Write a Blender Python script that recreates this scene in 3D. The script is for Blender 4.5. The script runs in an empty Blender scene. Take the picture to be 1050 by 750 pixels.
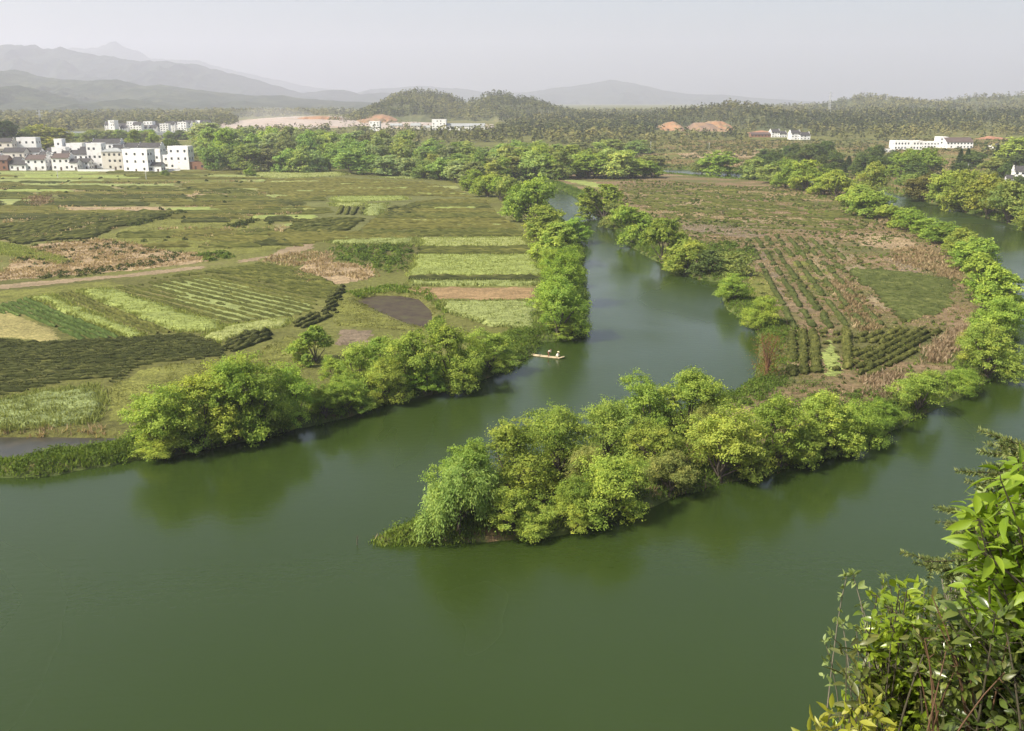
import bpy, math, random
import numpy as np
from mathutils import Vector
R8 = np.random.default_rng(7)
random.seed(7)
SC = bpy.context.scene
COL = SC.collection
# ---------------------------------------------------------------- camera geometry
H, F, CX, CY, HY = 45.0, 950.0, 525.0, 375.0, 105.0
PITCH = math.atan((CY - HY) / F)
cP, sP = math.cos(PITCH), math.sin(PITCH)
PLAIN = 1.3

def ray(px, py):
    a = (px - CX) / F; b = (CY - py) / F
    return np.array([a, b * sP + cP, b * cP - sP])

def G(px, py, z=PLAIN):
    r = ray(px, py); t = (z - H) / r[2]
    return np.array([r[0] * t, r[1] * t, z])

def AT(px, py, D):
    r = ray(px, py); t = D / r[1]
    return np.array([r[0] * t, D, H + r[2] * t])

def proj(p):
    x, y, z = p[0], p[1], p[2] - H
    d = y * cP - z * sP; u = y * sP + z * cP
    return CX + F * x / d, CY - F * u / d, d

def terr(x, y):
    d = np.hypot(x, y)
    t = np.maximum(0, d - 700)
    return PLAIN + 26 * (1 - np.exp(-t / 1300))

def GT(px, py):
    z = PLAIN; r = ray(px, py)
    lo, hi = 20.0, 9000.0
    f = lambda D: H + r[2] / r[1] * D - float(terr(r[0] / r[1] * D, D))
    for _ in range(60):
        m = (lo + hi) / 2
        if f(m) > 0: lo = m
        else: hi = m
    D = (lo + hi) / 2
    return np.array([r[0] / r[1] * D, D, float(terr(r[0] / r[1] * D, D))])

def ppm(p): return F / proj(p)[2]

def height_to(p, py):
    """height above p whose top is seen at row py"""
    lo, hi = 0.0, 200.0
    for _ in range(40):
        m = (lo + hi) / 2
        if proj((p[0], p[1], p[2] + m))[1] > py: lo = m
        else: hi = m
    return lo

def wpoly(pts, z=PLAIN):
    return np.array([G(a, b, z)[:2] for a, b in pts])

def sdf(P, poly):
    """signed distance, positive inside"""
    P = np.asarray(P, float); out = np.empty(len(P))
    A = poly; B = np.roll(poly, -1, 0); E = B - A; L2 = (E ** 2).sum(1) + 1e-12
    for s in range(0, len(P), 20000):
        Q = P[s:s + 20000]
        W = Q[:, None, :] - A[None]
        t = np.clip((W * E[None]).sum(2) / L2, 0, 1)
        d = np.sqrt(((W - t[..., None] * E[None]) ** 2).sum(2)).min(1)
        c = (A[None, :, 1] > Q[:, None, 1]) != (B[None, :, 1] > Q[:, None, 1])
        xi = A[None, :, 0] + (Q[:, None, 1] - A[None, :, 1]) * E[None, :, 0] / np.where(np.abs(E[None, :, 1]) < 1e-9, 1e-9, E[None, :, 1])
        ins = (c & (Q[:, None, 0] < xi)).sum(1) % 2 == 1
        out[s:s + 20000] = np.where(ins, d, -d)
    return out

# value noise
def _h(ix, iy, seed):
    n = (ix.astype(np.int64) * 374761393 + iy.astype(np.int64) * 668265263 + seed * 974634777) & 0x7fffffff
    n = ((n ^ (n >> 13)) * 1274126177) & 0x7fffffff
    return ((n ^ (n >> 16)) & 0xffff) / 65535.0

def vn(x, y, seed=0):
    x = np.asarray(x, float); y = np.asarray(y, float)
    ix = np.floor(x); iy = np.floor(y); fx = x - ix; fy = y - iy
    fx = fx * fx * (3 - 2 * fx); fy = fy * fy * (3 - 2 * fy)
    a = _h(ix, iy, seed); b = _h(ix + 1, iy, seed); c = _h(ix, iy + 1, seed); d = _h(ix + 1, iy + 1, seed)
    return (a * (1 - fx) + b * fx) * (1 - fy) + (c * (1 - fx) + d * fx) * fy

def fbm(x, y, seed=0, oct=4):
    v = 0; a = .5; s = 0
    for i in range(oct):
        v = v + a * vn(x * 2 ** i, y * 2 ** i, seed + i); s += a; a *= .5
    return v / s

# ---------------------------------------------------------------- object helpers
def link(o, parent=None):
    COL.objects.link(o)
    if parent is not None: o.parent = parent
    return o

def tag(o, label=None, cat=None, group=None, kind=None):
    if label: o['label'] = label
    if cat: o['category'] = cat
    if group: o['group'] = group
    if kind: o['kind'] = kind
    return o

def empty(name, loc, rz=0.0):
    o = bpy.data.objects.new(name, None); o.empty_display_size = .2
    o.location = [float(v) for v in loc]; o.rotation_euler = (0, 0, rz)
    return link(o)

def npmesh(name, V, faces, tone=None, smooth=False, mat=None, extra=None):
    """faces: list of (k-column int arrays)"""
    me = bpy.data.meshes.new(name)
    V = np.asarray(V, np.float32)
    faces = [np.asarray(f, np.int32) for f in (faces if isinstance(faces, list) else [faces]) if len(f)]
    nl = sum(f.size for f in faces); npo = sum(len(f) for f in faces)
    me.vertices.add(len(V)); me.vertices.foreach_set('co', V.ravel())
    me.loops.add(nl); me.loops.foreach_set('vertex_index', np.concatenate([f.ravel() for f in faces]))
    me.polygons.add(npo)
    ls = []; o = 0
    for f in faces:
        ls.append(o + np.arange(len(f)) * f.shape[1]); o += f.size
    me.polygons.foreach_set('loop_start', np.concatenate(ls).astype(np.int32))
    me.update(calc_edges=True)
    if smooth: me.polygons.foreach_set('use_smooth', np.ones(npo, bool))
    for nm, arr in ([('tone', tone)] if tone is not None else []) + list((extra or {}).items()):
        at = me.attributes.new(nm, 'FLOAT', 'POINT'); at.data.foreach_set('value', np.asarray(arr, np.float32))
    if mat: me.materials.append(mat)
    me.validate(); me.update()
    return me

def obj(name, me, parent=None, loc=None):
    o = bpy.data.objects.new(name, me)
    if loc is not None: o.location = [float(v) for v in loc]
    return link(o, parent)

class MB:
    """collects boxes, tubes and polygons into one mesh"""
    def __init__(s): s.v = []; s.f = []
    def poly(s, pts):
        b = len(s.v); s.v += [tuple(float(c) for c in p) for p in pts]; s.f.append(tuple(range(b, b + len(pts))))
    def box(s, x0, x1, y0, y1, z0, z1):
        b = len(s.v)
        s.v += [(x0, y0, z0), (x1, y0, z0), (x1, y1, z0), (x0, y1, z0), (x0, y0, z1), (x1, y0, z1), (x1, y1, z1), (x0, y1, z1)]
        s.f += [tuple(b + i for i in q) for q in ((0, 3, 2, 1), (4, 5, 6, 7), (0, 1, 5, 4), (1, 2, 6, 5), (2, 3, 7, 6), (3, 0, 4, 7))]
    def prism(s, pts, y0, y1):
        """closed xz outline extruded in y"""
        n = len(pts); b = len(s.v)
        s.v += [(p[0], y0, p[1]) for p in pts] + [(p[0], y1, p[1]) for p in pts]
        s.f.append(tuple(b + i for i in range(n))); s.f.append(tuple(b + n + i for i in reversed(range(n))))
        for i in range(n): j = (i + 1) % n; s.f.append((b + i, b + n + i, b + n + j, b + j))
    def tube(s, pts, rad, n=6, cap=True):
        pts = [np.array(p, float) for p in pts]
        if np.isscalar(rad): rad = [rad] * len(pts)
        b = len(s.v); prev = None
        for i, p in enumerate(pts):
            d = pts[min(i + 1, len(pts) - 1)] - pts[max(i - 1, 0)]; d /= np.linalg.norm(d) + 1e-9
            a = np.cross(d, (0, 0, 1) if abs(d[2]) < .9 else (1, 0, 0)) if prev is None else prev - d * np.dot(prev, d)
            a /= np.linalg.norm(a) + 1e-9; prev = a; c = np.cross(d, a)
            for k in range(n):
                t = 2 * math.pi * k / n; q = p + rad[i] * (a * math.cos(t) + c * math.sin(t)); s.v.append(tuple(q))
        for i in range(len(pts) - 1):
            for k in range(n):
                l = (k + 1) % n; s.f.append((b + i * n + k, b + i * n + l, b + (i + 1) * n + l, b + (i + 1) * n + k))
        if cap:
            s.f.append(tuple(b + k for k in reversed(range(n)))); e = b + (len(pts) - 1) * n; s.f.append(tuple(e + k for k in range(n)))
    def mesh(s, name, mat, smooth=False):
        me = bpy.data.meshes.new(name); me.from_pydata(s.v, [], s.f); me.update()
        if smooth:
            for p in me.polygons: p.use_smooth = True
        me.materials.append(mat); return me
    def build(s, name, mat, parent=None, smooth=False, loc=None):
        return obj(name, s.mesh(name, mat, smooth), parent, loc)

# ---------------------------------------------------------------- materials
def newmat(name):
    m = bpy.data.materials.new(name); m.use_nodes = True
    nt = m.node_tree; nt.nodes.clear()
    out = nt.nodes.new('ShaderNodeOutputMaterial')
    return m, nt, out

def N(nt, typ, **kw):
    n = nt.nodes.new(typ)
    for k, v in kw.items():
        if k.startswith('i_'):
            key = k[2:]; key = int(key) if key.isdigit() else key.replace('_', ' ')
            n.inputs[key].default_value = v
        else: setattr(n, k, v)
    return n

def ramp(nt, cols, interp='LINEAR'):
    r = nt.nodes.new('ShaderNodeValToRGB'); r.color_ramp.interpolation = interp
    e = r.color_ramp.elements
    while len(e) > 1: e.remove(e[-1])
    e[0].position = cols[0][0]; e[0].color = (*cols[0][1], 1)
    for p, c in cols[1:]:
        q = e.new(p); q.color = (*c, 1)
    return r

def coord(nt, scale=(1, 1, 1)):
    g = N(nt, 'ShaderNodeNewGeometry'); mp = N(nt, 'ShaderNodeMapping'); mp.inputs['Scale'].default_value = scale
    nt.links.new(g.outputs['Position'], mp.inputs['Vector']); return mp.outputs['Vector']

def mat_leaf(name, cols, trans=.35, objcol=True, rough=None):
    m, nt, out = newmat(name); L = nt.links.new
    at = N(nt, 'ShaderNodeAttribute', attribute_name='tone')
    r = ramp(nt, cols); L(at.outputs['Fac'], r.inputs[0])
    c = r.outputs[0]
    if objcol:
        oi = N(nt, 'ShaderNodeObjectInfo'); mx = N(nt, 'ShaderNodeMix', data_type='RGBA', blend_type='MULTIPLY'); mx.inputs[0].default_value = 1
        L(c, mx.inputs[6]); L(oi.outputs['Color'], mx.inputs[7]); c = mx.outputs[2]
    if rough is None:
        d = N(nt, 'ShaderNodeBsdfDiffuse')
        L(c, d.inputs['Color'])
    else:
        d = N(nt, 'ShaderNodeBsdfPrincipled'); L(c, d.inputs['Base Color']); d.inputs['Roughness'].default_value = rough
    t = N(nt, 'ShaderNodeBsdfTranslucent')
    hs = N(nt, 'ShaderNodeMix', data_type='RGBA', blend_type='MULTIPLY'); hs.inputs[0].default_value = 1
    L(c, hs.inputs[6]); hs.inputs[7].default_value = (1.25, 1.2, .6, 1); L(hs.outputs[2], t.inputs['Color'])
    ms = N(nt, 'ShaderNodeMixShader'); ms.inputs[0].default_value = trans
    L(d.outputs[0], ms.inputs[1]); L(t.outputs[0], ms.inputs[2]); L(ms.outputs[0], out.inputs['Surface'])
    return m

def mat_noise(name, cols, scale=(1, 1, 1), nscale=1.0, detail=4, rough=.9, bump=0.0, bscale=4.0, tone=0.0, spec=.2, distort=0.0, fine=0):
    """world-space noise through a colour ramp, with an optional vertex 'tone'"""
    m, nt, out = newmat(name); L = nt.links.new
    v = coord(nt, scale)
    n = N(nt, 'ShaderNodeTexNoise', noise_dimensions='3D'); n.inputs['Scale'].default_value = nscale; n.inputs['Detail'].default_value = detail
    n.inputs['Roughness'].default_value = .62; n.inputs['Distortion'].default_value = distort
    L(v, n.inputs['Vector'])
    f = n.outputs['Fac']
    if tone:
        at = N(nt, 'ShaderNodeAttribute', attribute_name='tone')
        mx = N(nt, 'ShaderNodeMath', operation='MULTIPLY_ADD'); L(at.outputs['Fac'], mx.inputs[0]); mx.inputs[1].default_value = tone
        sub = N(nt, 'ShaderNodeMath', operation='SUBTRACT'); L(f, sub.inputs[0]); sub.inputs[1].default_value = tone * .5
        L(sub.outputs[0], mx.inputs[2]); f = mx.outputs[0]
    r = ramp(nt, cols); L(f, r.inputs[0])
    b = N(nt, 'ShaderNodeBsdfPrincipled'); b.inputs['Roughness'].default_value = rough; b.inputs['Specular IOR Level'].default_value = spec
    colr = r.outputs[0]
    if bump and fine:
        nf = N(nt, 'ShaderNodeTexNoise'); nf.inputs['Scale'].default_value = fine; nf.inputs['Detail'].default_value = 4; nf.inputs['Roughness'].default_value = .7
        L(coord(nt), nf.inputs['Vector']); rf_ = ramp(nt, [(.3, (.62, .66, .55)), (.5, (1, 1, 1)), (.7, (1.32, 1.28, 1.25))]); L(nf.outputs['Fac'], rf_.inputs[0])
        mf = N(nt, 'ShaderNodeMix', data_type='RGBA', blend_type='MULTIPLY'); mf.inputs[0].default_value = 1; L(colr, mf.inputs[6]); L(rf_.outputs[0], mf.inputs[7]); colr = mf.outputs[2]
    L(colr, b.inputs['Base Color'])
    if bump:
        n2 = N(nt, 'ShaderNodeTexNoise'); n2.inputs['Scale'].default_value = bscale; n2.inputs['Detail'].default_value = 5
        L(coord(nt), n2.inputs['Vector'])
        bp = N(nt, 'ShaderNodeBump'); bp.inputs['Strength'].default_value = 1; bp.inputs['Distance'].default_value = bump
        L(n2.outputs['Fac'], bp.inputs['Height']); L(bp.outputs[0], b.inputs['Normal'])
    L(b.outputs[0], out.inputs['Surface'])
    return m

def mat_plain(name, col, rough=.7, var=.12, spec=.3, nscale=.6):
    lo = tuple(c * (1 - var) for c in col); hi = tuple(min(1, c * (1 + var)) for c in col)
    return mat_noise(name, [(.3, lo), (.7, hi)], nscale=nscale, rough=rough, spec=spec)
EXPOSURE = .55
HAZE = .00016
# ================================================================ camera, sun, sky
cam = bpy.data.cameras.new('camera'); camo = bpy.data.objects.new('camera', cam); COL.objects.link(camo)
cam.sensor_width = 36; cam.lens = 36 * F / 1050; cam.clip_end = 60000; cam.clip_start = .1
camo.location = (0, 0, H); camo.rotation_euler = (math.pi / 2 - PITCH, 0, 0)
SC.camera = camo
SUN_EL = math.radians(45); SUN_AZ = math.radians(241)        # azimuth clockwise from +Y: the sun stands to the left, a little behind
sdir = Vector((math.sin(SUN_AZ) * math.cos(SUN_EL), math.cos(SUN_AZ) * math.cos(SUN_EL), math.sin(SUN_EL)))
sl = bpy.data.lights.new('sun', 'SUN'); sl.energy = 5.0; sl.angle = math.radians(.6); sl.color = (1, .94, .82)
so = bpy.data.objects.new('sun', sl); COL.objects.link(so); so.rotation_euler = (-sdir).to_track_quat('-Z', 'Y').to_euler(); so.location = (-200, -50, 300)
W = bpy.data.worlds.new('World'); SC.world = W; W.use_nodes = True
wn = W.node_tree; wn.nodes.clear()
sky = wn.nodes.new('ShaderNodeTexSky'); sky.sky_type = 'NISHITA'; sky.sun_disc = False
sky.sun_elevation = SUN_EL; sky.sun_rotation = SUN_AZ; sky.dust_density = 4.0; sky.air_density = 1.0; sky.ozone_density = 1.0; sky.altitude = 60
bg = wn.nodes.new('ShaderNodeBackground'); bg.inputs[1].default_value = .135
wo = wn.nodes.new('ShaderNodeOutputWorld'); wn.links.new(sky.outputs[0], bg.inputs[0]); wn.links.new(bg.outputs[0], wo.inputs[0])
SC.view_settings.view_transform = 'Standard'; SC.view_settings.look = 'None'; SC.view_settings.gamma = 1
SC.view_settings.use_curve_mapping = False
SC.view_settings.exposure = EXPOSURE
SC.render.engine = 'CYCLES'
cy = SC.cycles
cy.use_denoising = True; cy.denoiser = 'OPENIMAGEDENOISE'; cy.denoising_input_passes = 'RGB_ALBEDO_NORMAL'
cy.max_bounces = 6; cy.diffuse_bounces = 2; cy.glossy_bounces = 2; cy.transmission_bounces = 3; cy.transparent_max_bounces = 6; cy.volume_bounces = 1
cy.use_adaptive_sampling = True; cy.adaptive_threshold = .015; cy.sample_clamp_indirect = 6
cy.pixel_filter_type = 'BLACKMAN_HARRIS'; cy.filter_width = 1.5

# haze: one closed box of even thin air
mb = MB(); mb.box(-9000, 9000, -420, 13200, -4, 830)
m, nt, out = newmat('haze_air')
pv = nt.nodes.new('ShaderNodeVolumePrincipled'); pv.inputs['Color'].default_value = (.895, .90, .995, 1)
pv.inputs['Density'].default_value = HAZE; pv.inputs['Anisotropy'].default_value = .25
nt.links.new(pv.outputs[0], out.inputs['Volume'])
hz = mb.build('haze', m); tag(hz, 'pale grey haze filling the valley air', 'haze', kind='stuff')

# ================================================================ river outline (water's edge)
LEFT_BANK = [(-260, 520), (-60, 497), (0, 490), (60, 487), (110, 479), (150, 471), (200, 463), (260, 450), (320, 437), (345, 430), (370, 424), (405, 414), (440, 406), (475, 396),
             (505, 385), (530, 376), (548, 363), (553, 351), (578, 350), (603, 347), (601, 330), (600, 300), (598, 275), (596, 255), (586, 238), (572, 223), (562, 212), (553, 201),
             (530, 191), (495, 182), (455, 174), (430, 171)]
DELTA_LEFT = [(434, 168.5), (480, 173), (530, 181), (565, 190), (590, 202), (607, 214), (617, 226), (632, 238), (640, 248), (660, 262), (685, 274), (700, 281), (716, 287), (737, 290), (741, 300),
              (746, 318), (762, 331), (778, 338), (779, 355), (776, 378), (774, 392), (760, 402), (735, 412), (700, 426), (655, 442), (605, 457), (560, 472), (520, 492), (485, 510),
              (452, 528), (425, 541), (400, 549), (383, 555)]
DELTA_RIGHT = [(386, 558), (430, 557), (470, 555), (520, 555), (560, 550), (600, 542), (640, 531), (690, 511), (740, 496), (790, 486), (840, 472), (880, 460), (920, 441), (950, 423),
               (985, 407), (1012, 393), (1036, 374), (1044, 345), (1038, 310), (1026, 285), (1006, 262), (980, 246), (950, 235), (925, 224), (908, 212), (892, 203), (865, 196), (820, 190),
               (770, 186), (725, 183), (690, 180), (640, 175), (600, 171)]
OUTER = [(602, 167.5), (650, 171), (695, 174), (740, 176.5), (790, 180), (840, 185), (885, 191), (910, 197), (930, 203), (960, 210), (990, 218), (1020, 226), (1050, 234), (1100, 250), (1170, 285),
         (1300, 340)]
riv = wpoly(LEFT_BANK + DELTA_LEFT + DELTA_RIGHT + OUTER, 0.0)
riv = np.vstack([riv, [[210, 60], [120, 25], [60, 8], [-80, 8], [-210, 40]]])
POND1 = wpoly([(-60, 440), (0, 443), (60, 443), (122, 444), (118, 452), (60, 459), (30, 466), (-10, 470), (-60, 474)])
POND2 = wpoly([(364, 306), (385, 301), (410, 301), (430, 305), (443, 317), (444, 329), (436, 335), (418, 330), (400, 322), (378, 313)])
DELTA = wpoly(DELTA_LEFT + DELTA_RIGHT, 0.0)

def river_sd(P):
    P = np.asarray(P, float)
    return -sdf(P, riv) + 1.6 * (fbm(P[:, 0] / 5, P[:, 1] / 5, 11, 3) - .5)

def gz(P):
    P = np.asarray(P, float)
    z = terr(P[:, 0], P[:, 1])
    near = np.hypot(P[:, 0], P[:, 1]) < 1500
    Q = P[near]; s = river_sd(Q)
    t = np.clip((s + 2.6) / 5, 0, 1); t = t * t * (3 - 2 * t)
    zz = -1.5 + (z[near] + 1.5) * t
    for pd, dep in ((POND1, 1.3), (POND2, 1.0)):
        q = sdf(Q, pd); u = np.clip((q + 1.5) / 3, 0, 1); zz -= dep * u * u * (3 - 2 * u) * (t > .98)
    zz += (t > .9) * .12 * (fbm(Q[:, 0] / 6, Q[:, 1] / 6, 5, 3) - .5)
    z[near] = zz
    return z

# ================================================================ ground sheet
ang = np.radians(np.concatenate([np.arange(-78, -34, 1.0), np.arange(-34, 34, .11), np.arange(34, 78.1, 1.0)]))
rad = np.concatenate([[42.0], 46 * 1.0062 ** np.arange(0, 905)])
rad = rad[rad < 12500]
A_, R_ = np.meshgrid(ang, rad)
gx = (R_ * np.sin(A_)).ravel(); gy = (R_ * np.cos(A_)).ravel()
keep_x = np.clip(gx, -8800, 8800)
P = np.stack([keep_x, gy], 1)
z = gz(P)
zone = np.zeros(len(P)); nearm = np.hypot(P[:, 0], P[:, 1]) < 900
zone[nearm] = np.clip(sdf(P[nearm], DELTA) / 6 + .3, 0, 1)
shore = np.zeros(len(P)); shore[nearm] = np.clip(1 - river_sd(P[nearm]) / 9, 0, 1)
nr, na = R_.shape
i = np.arange(nr * na).reshape(nr, na)
faces = np.stack([i[:-1, :-1].ravel(), i[:-1, 1:].ravel(), i[1:, 1:].ravel(), i[1:, :-1].ravel()], 1)[:, ::-1]
m, nt, out = newmat('ground_soil_grass'); L = nt.links.new
def nz(scale, sc=(1, 1, 1), det=5, dist=0.0):
    n = N(nt, 'ShaderNodeTexNoise'); n.inputs['Scale'].default_value = scale; n.inputs['Detail'].default_value = det; n.inputs['Distortion'].default_value = dist
    n.inputs['Roughness'].default_value = .65
    L(coord(nt, sc), n.inputs['Vector']); return n.outputs['Fac']
def mixc(f, a, b, mode='MIX'):
    x = N(nt, 'ShaderNodeMix', data_type='RGBA', blend_type=mode)
    (L(f, x.inputs[0]) if not isinstance(f, float) else setattr(x.inputs[0], 'default_value', f)); L(a, x.inputs[6]); L(b, x.inputs[7]); return x.outputs[2]
plain = ramp(nt, [(.25, (.08, .075, .025)), (.42, (.115, .115, .034)), (.55, (.145, .15, .04)), (.68, (.23, .19, .095)), (.8, (.115, .13, .038))]); L(nz(.02, (.35, 1, 1), 8, .6), plain.inputs[0])
fine = ramp(nt, [(.3, (.55, .55, .55)), (.7, (1.3, 1.3, 1.25))]); L(nz(.9, (1, 1, 1), 6), fine.inputs[0])
pl = mixc(1.0, plain.outputs[0], fine.outputs[0], 'MULTIPLY')
dl = ramp(nt, [(.3, (.09, .095, .033)), (.44, (.13, .125, .045)), (.54, (.20, .14, .078)), (.66, (.29, .21, .13)), (.78, (.12, .115, .045))]); L(nz(.045, (.45, 1, 1), 8, .8), dl.inputs[0])
dlf = mixc(1.0, dl.outputs[0], fine.outputs[0], 'MULTIPLY')
az = N(nt, 'ShaderNodeAttribute', attribute_name='zone'); ash = N(nt, 'ShaderNodeAttribute', attribute_name='shore')
c = mixc(az.outputs['Fac'], pl, dlf)
bankc = ramp(nt, [(.35, (.06, .085, .022)), (.54, (.10, .125, .035)), (.68, (.17, .115, .06)), (.8, (.11, .08, .045))]); L(nz(.35, (1, 1, 1), 6), bankc.inputs[0])
c = mixc(ash.outputs['Fac'], c, bankc.outputs[0])
b = N(nt, 'ShaderNodeBsdfPrincipled'); b.inputs['Roughness'].default_value = .95; b.inputs['Specular IOR Level'].default_value = .1
L(c, b.inputs['Base Color'])
bp = N(nt, 'ShaderNodeBump'); bp.inputs['Distance'].default_value = .5; bp.inputs['Strength'].default_value = .8; L(nz(1.6, det=6), bp.inputs['Height']); L(bp.outputs[0], b.inputs['Normal'])
L(b.outputs[0], out.inputs['Surface'])
me = npmesh('ground', np.stack([P[:, 0], P[:, 1], z], 1), faces, smooth=True, mat=m, extra={'zone': zone, 'shore': shore})
tag(obj('ground', me), 'flat green and brown valley floor around the two river branches', 'ground', kind='structure')

# ================================================================ water
def mat_water(name, deep, shallow, rough=.05, bump=.02):
    m, nt, out = newmat(name); L = nt.links.new
    n = N(nt, 'ShaderNodeTexNoise'); n.inputs['Scale'].default_value = .012; n.inputs['Detail'].default_value = 4; L(coord(nt), n.inputs['Vector'])
    r = ramp(nt, [(.35, deep), (.7, shallow)]); L(n.outputs['Fac'], r.inputs[0])
    b = N(nt, 'ShaderNodeBsdfPrincipled'); b.inputs['IOR'].default_value = 1.33
    L(r.outputs[0], b.inputs['Base Color'])
    n2 = N(nt, 'ShaderNodeTexNoise'); n2.inputs['Scale'].default_value = .03; n2.inputs['Detail'].default_value = 3; n2.inputs['Distortion'].default_value = 1.0; L(coord(nt, (1, .5, 1)), n2.inputs['Vector'])
    rr = N(nt, 'ShaderNodeMapRange'); L(n2.outputs['Fac'], rr.inputs[0]); rr.inputs[1].default_value = .35; rr.inputs[2].default_value = .7; rr.inputs[3].default_value = rough; rr.inputs[4].default_value = rough * 2.8
    L(rr.outputs[0], b.inputs['Roughness'])
    n3 = N(nt, 'ShaderNodeTexNoise'); n3.inputs['Scale'].default_value = .8; n3.inputs['Detail'].default_value = 4; L(coord(nt, (.7, 1.3, 1)), n3.inputs['Vector'])
    mm = N(nt, 'ShaderNodeMath', operation='MULTIPLY'); L(n3.outputs['Fac'], mm.inputs[0]); L(n2.outputs['Fac'], mm.inputs[1])
    bp = N(nt, 'ShaderNodeBump'); bp.inputs['Distance'].default_value = bump; bp.inputs['Strength'].default_value = 1; L(mm.outputs[0], bp.inputs['Height']); L(bp.outputs[0], b.inputs['Normal'])
    L(b.outputs[0], out.inputs['Surface']); return m
mw = mat_water('river_water', (.024, .041, .005), (.031, .050, .011), .12, .05)
mb = MB(); mb.poly([(-900, -60, 0), (900, -60, 0), (900, 1100, 0), (-900, 1100, 0)])
tag(mb.build('water', mw), 'calm murky green river water splitting round the wooded spit', 'river', kind='structure')
mpd = mat_noise('brown_pond_water', [(.3, (.035, .026, .016)), (.5, (.065, .048, .028)), (.66, (.075, .07, .028))], nscale=.5, detail=6, rough=.6, spec=.12)
for nm, pd, zz, lab, mt in (('pond', POND1, .55, 'grey blue pond behind the low grassy bank', mat_noise('dark_muddy_pond', [(.3, (.03, .03, .022)), (.55, (.05, .046, .03)), (.7, (.075, .06, .035))], nscale=.3, detail=6, rough=.3, spec=.3)),
                        ('pond', POND2, .75, 'shallow brown weedy pond among the meadows', mpd)):
    c = pd.mean(0); mb = MB(); mb.poly([(*(c + (p - c) * 1.03), zz) for p in pd])
    tag(mb.build(nm, mt), lab, 'pond', kind='structure')

# ================================================================ hills
def ridge(name, label, pts, D, W, mat, seed, nu=340, nv=80, back=.6, rough=.34, zb=None, foot=None, freq=1.0):
    px = np.array([p[0] for p in pts], float); py = np.array([p[1] for p in pts], float)
    u = np.linspace(px[0], px[-1], nu); yy = np.interp(u, px, py)
    crest = np.array([AT(a, b, D) for a, b in zip(u, yy)])
    k = (px[-1] - px[0]) / nu
    crest[:, 2] += (fbm(u / 9, u * 0, seed + 3, 4) - .5) * .075 * np.abs(crest[:, 2])
    z0 = float(terr(0, D)) - 3 if zb is None else zb
    v = np.concatenate([np.linspace(-1, 0, nv, endpoint=False), np.linspace(0, back, nv // 3)])
    X = np.repeat(crest[:, 0][None], len(v), 0); Y = D + v[:, None] * W * np.ones_like(X)
    hh = np.maximum(crest[:, 2] - z0, 0.5)[None]
    sc = W * .28 / freq
    spur = fbm(X / sc + .5 * fbm(X / sc, Y / sc, seed + 20, 3), Y / (sc * 2.2), seed, 3)
    spur = .45 * spur + .55 * np.abs(2 * fbm(X / (sc * .8), Y / (sc * 2.0), seed + 13, 4) - 1) * 1.9
    vv = np.abs(v)[:, None]
    vv = vv * (.45 + 1.35 * spur)
    prof = np.clip(1 - vv, 0, 1) ** 1.15
    prof *= np.clip(np.where(v < 0, 1 + v, (back - v) * 1.6) / .22, 0, 1)[:, None] ** .8      # the foot always meets the ground
    endf = np.clip(np.minimum(np.arange(nu), nu - 1 - np.arange(nu)) / (nu * .03), 0, 1)[None]; prof = prof * endf
    n2 = fbm(X / (W * .12), Y / (W * .12), seed + 9, 5) - .5
    Z = z0 + hh * prof * (1 + rough * 2 * n2 * np.clip(np.abs(v)[:, None] * 4, 0, 1)) - 2 * (prof <= 0)
    # perspective: keep the outline at the crest
    n_v = len(v); idx = np.arange(n_v * nu).reshape(n_v, nu)
    f = np.stack([idx[:-1, :-1].ravel(), idx[:-1, 1:].ravel(), idx[1:, 1:].ravel(), idx[1:, :-1].ravel()], 1)
    me = npmesh(name, np.stack([X.ravel(), Y.ravel(), Z.ravel()], 1), f, smooth=True, mat=mat)
    o = tag(obj(name, me), label, 'hills', kind='structure')
    return X, Y, Z
mh_far = mat_noise('far_forest_slope', [(.3, (.012, .020, .014)), (.55, (.022, .032, .02)), (.75, (.05, .055, .035))], nscale=.006, detail=8, bump=12, bscale=.03)
mh_mid = mat_noise('scrub_forest_slope', [(.3, (.015, .024, .012)), (.5, (.03, .042, .018)), (.66, (.075, .08, .035)), (.8, (.14, .115, .065))], nscale=.012, detail=9, bump=8, bscale=.05)
mh_near = mat_noise('wooded_hill_slope', [(.3, (.06, .075, .026)), (.5, (.09, .10, .035)), (.66, (.13, .13, .05)), (.8, (.18, .15, .075))], nscale=.02, detail=8, bump=2.5, bscale=.15)
ridge('mountains', 'faint blue peak at the back of the range', [(-60, 60), (0, 60), (50, 56), (75, 50), (100, 50), (118, 43), (135, 50), (155, 60), (200, 62), (230, 70), (265, 78), (310, 88), (360, 94), (400, 112)], 10400, 1900, mh_far, 31, zb=-60)
ridge('mountains', 'faint mountain ridge low above the middle of the valley', [(300, 112), (380, 92), (430, 88), (480, 92), (510, 97), (545, 94), (572, 90), (600, 87), (625, 82), (650, 85), (680, 93), (710, 97), (740, 97), (780, 101), (830, 104), (880, 112)], 9000, 1600, mh_far, 37, zb=-60)
ridge('mountains', 'long pale ridge above the village', [(-240, 60), (-100, 50), (0, 47.5), (15, 46.5), (30, 46), (45, 50), (60, 48), (80, 53), (110, 58), (140, 62), (170, 63), (200, 66), (215, 70), (240, 76), (262, 82), (290, 90), (310, 96), (330, 93), (352, 92), (370, 97), (390, 95), (410, 96), (440, 104), (470, 113)], 6600, 1500, mh_far, 43, zb=-20)
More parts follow.
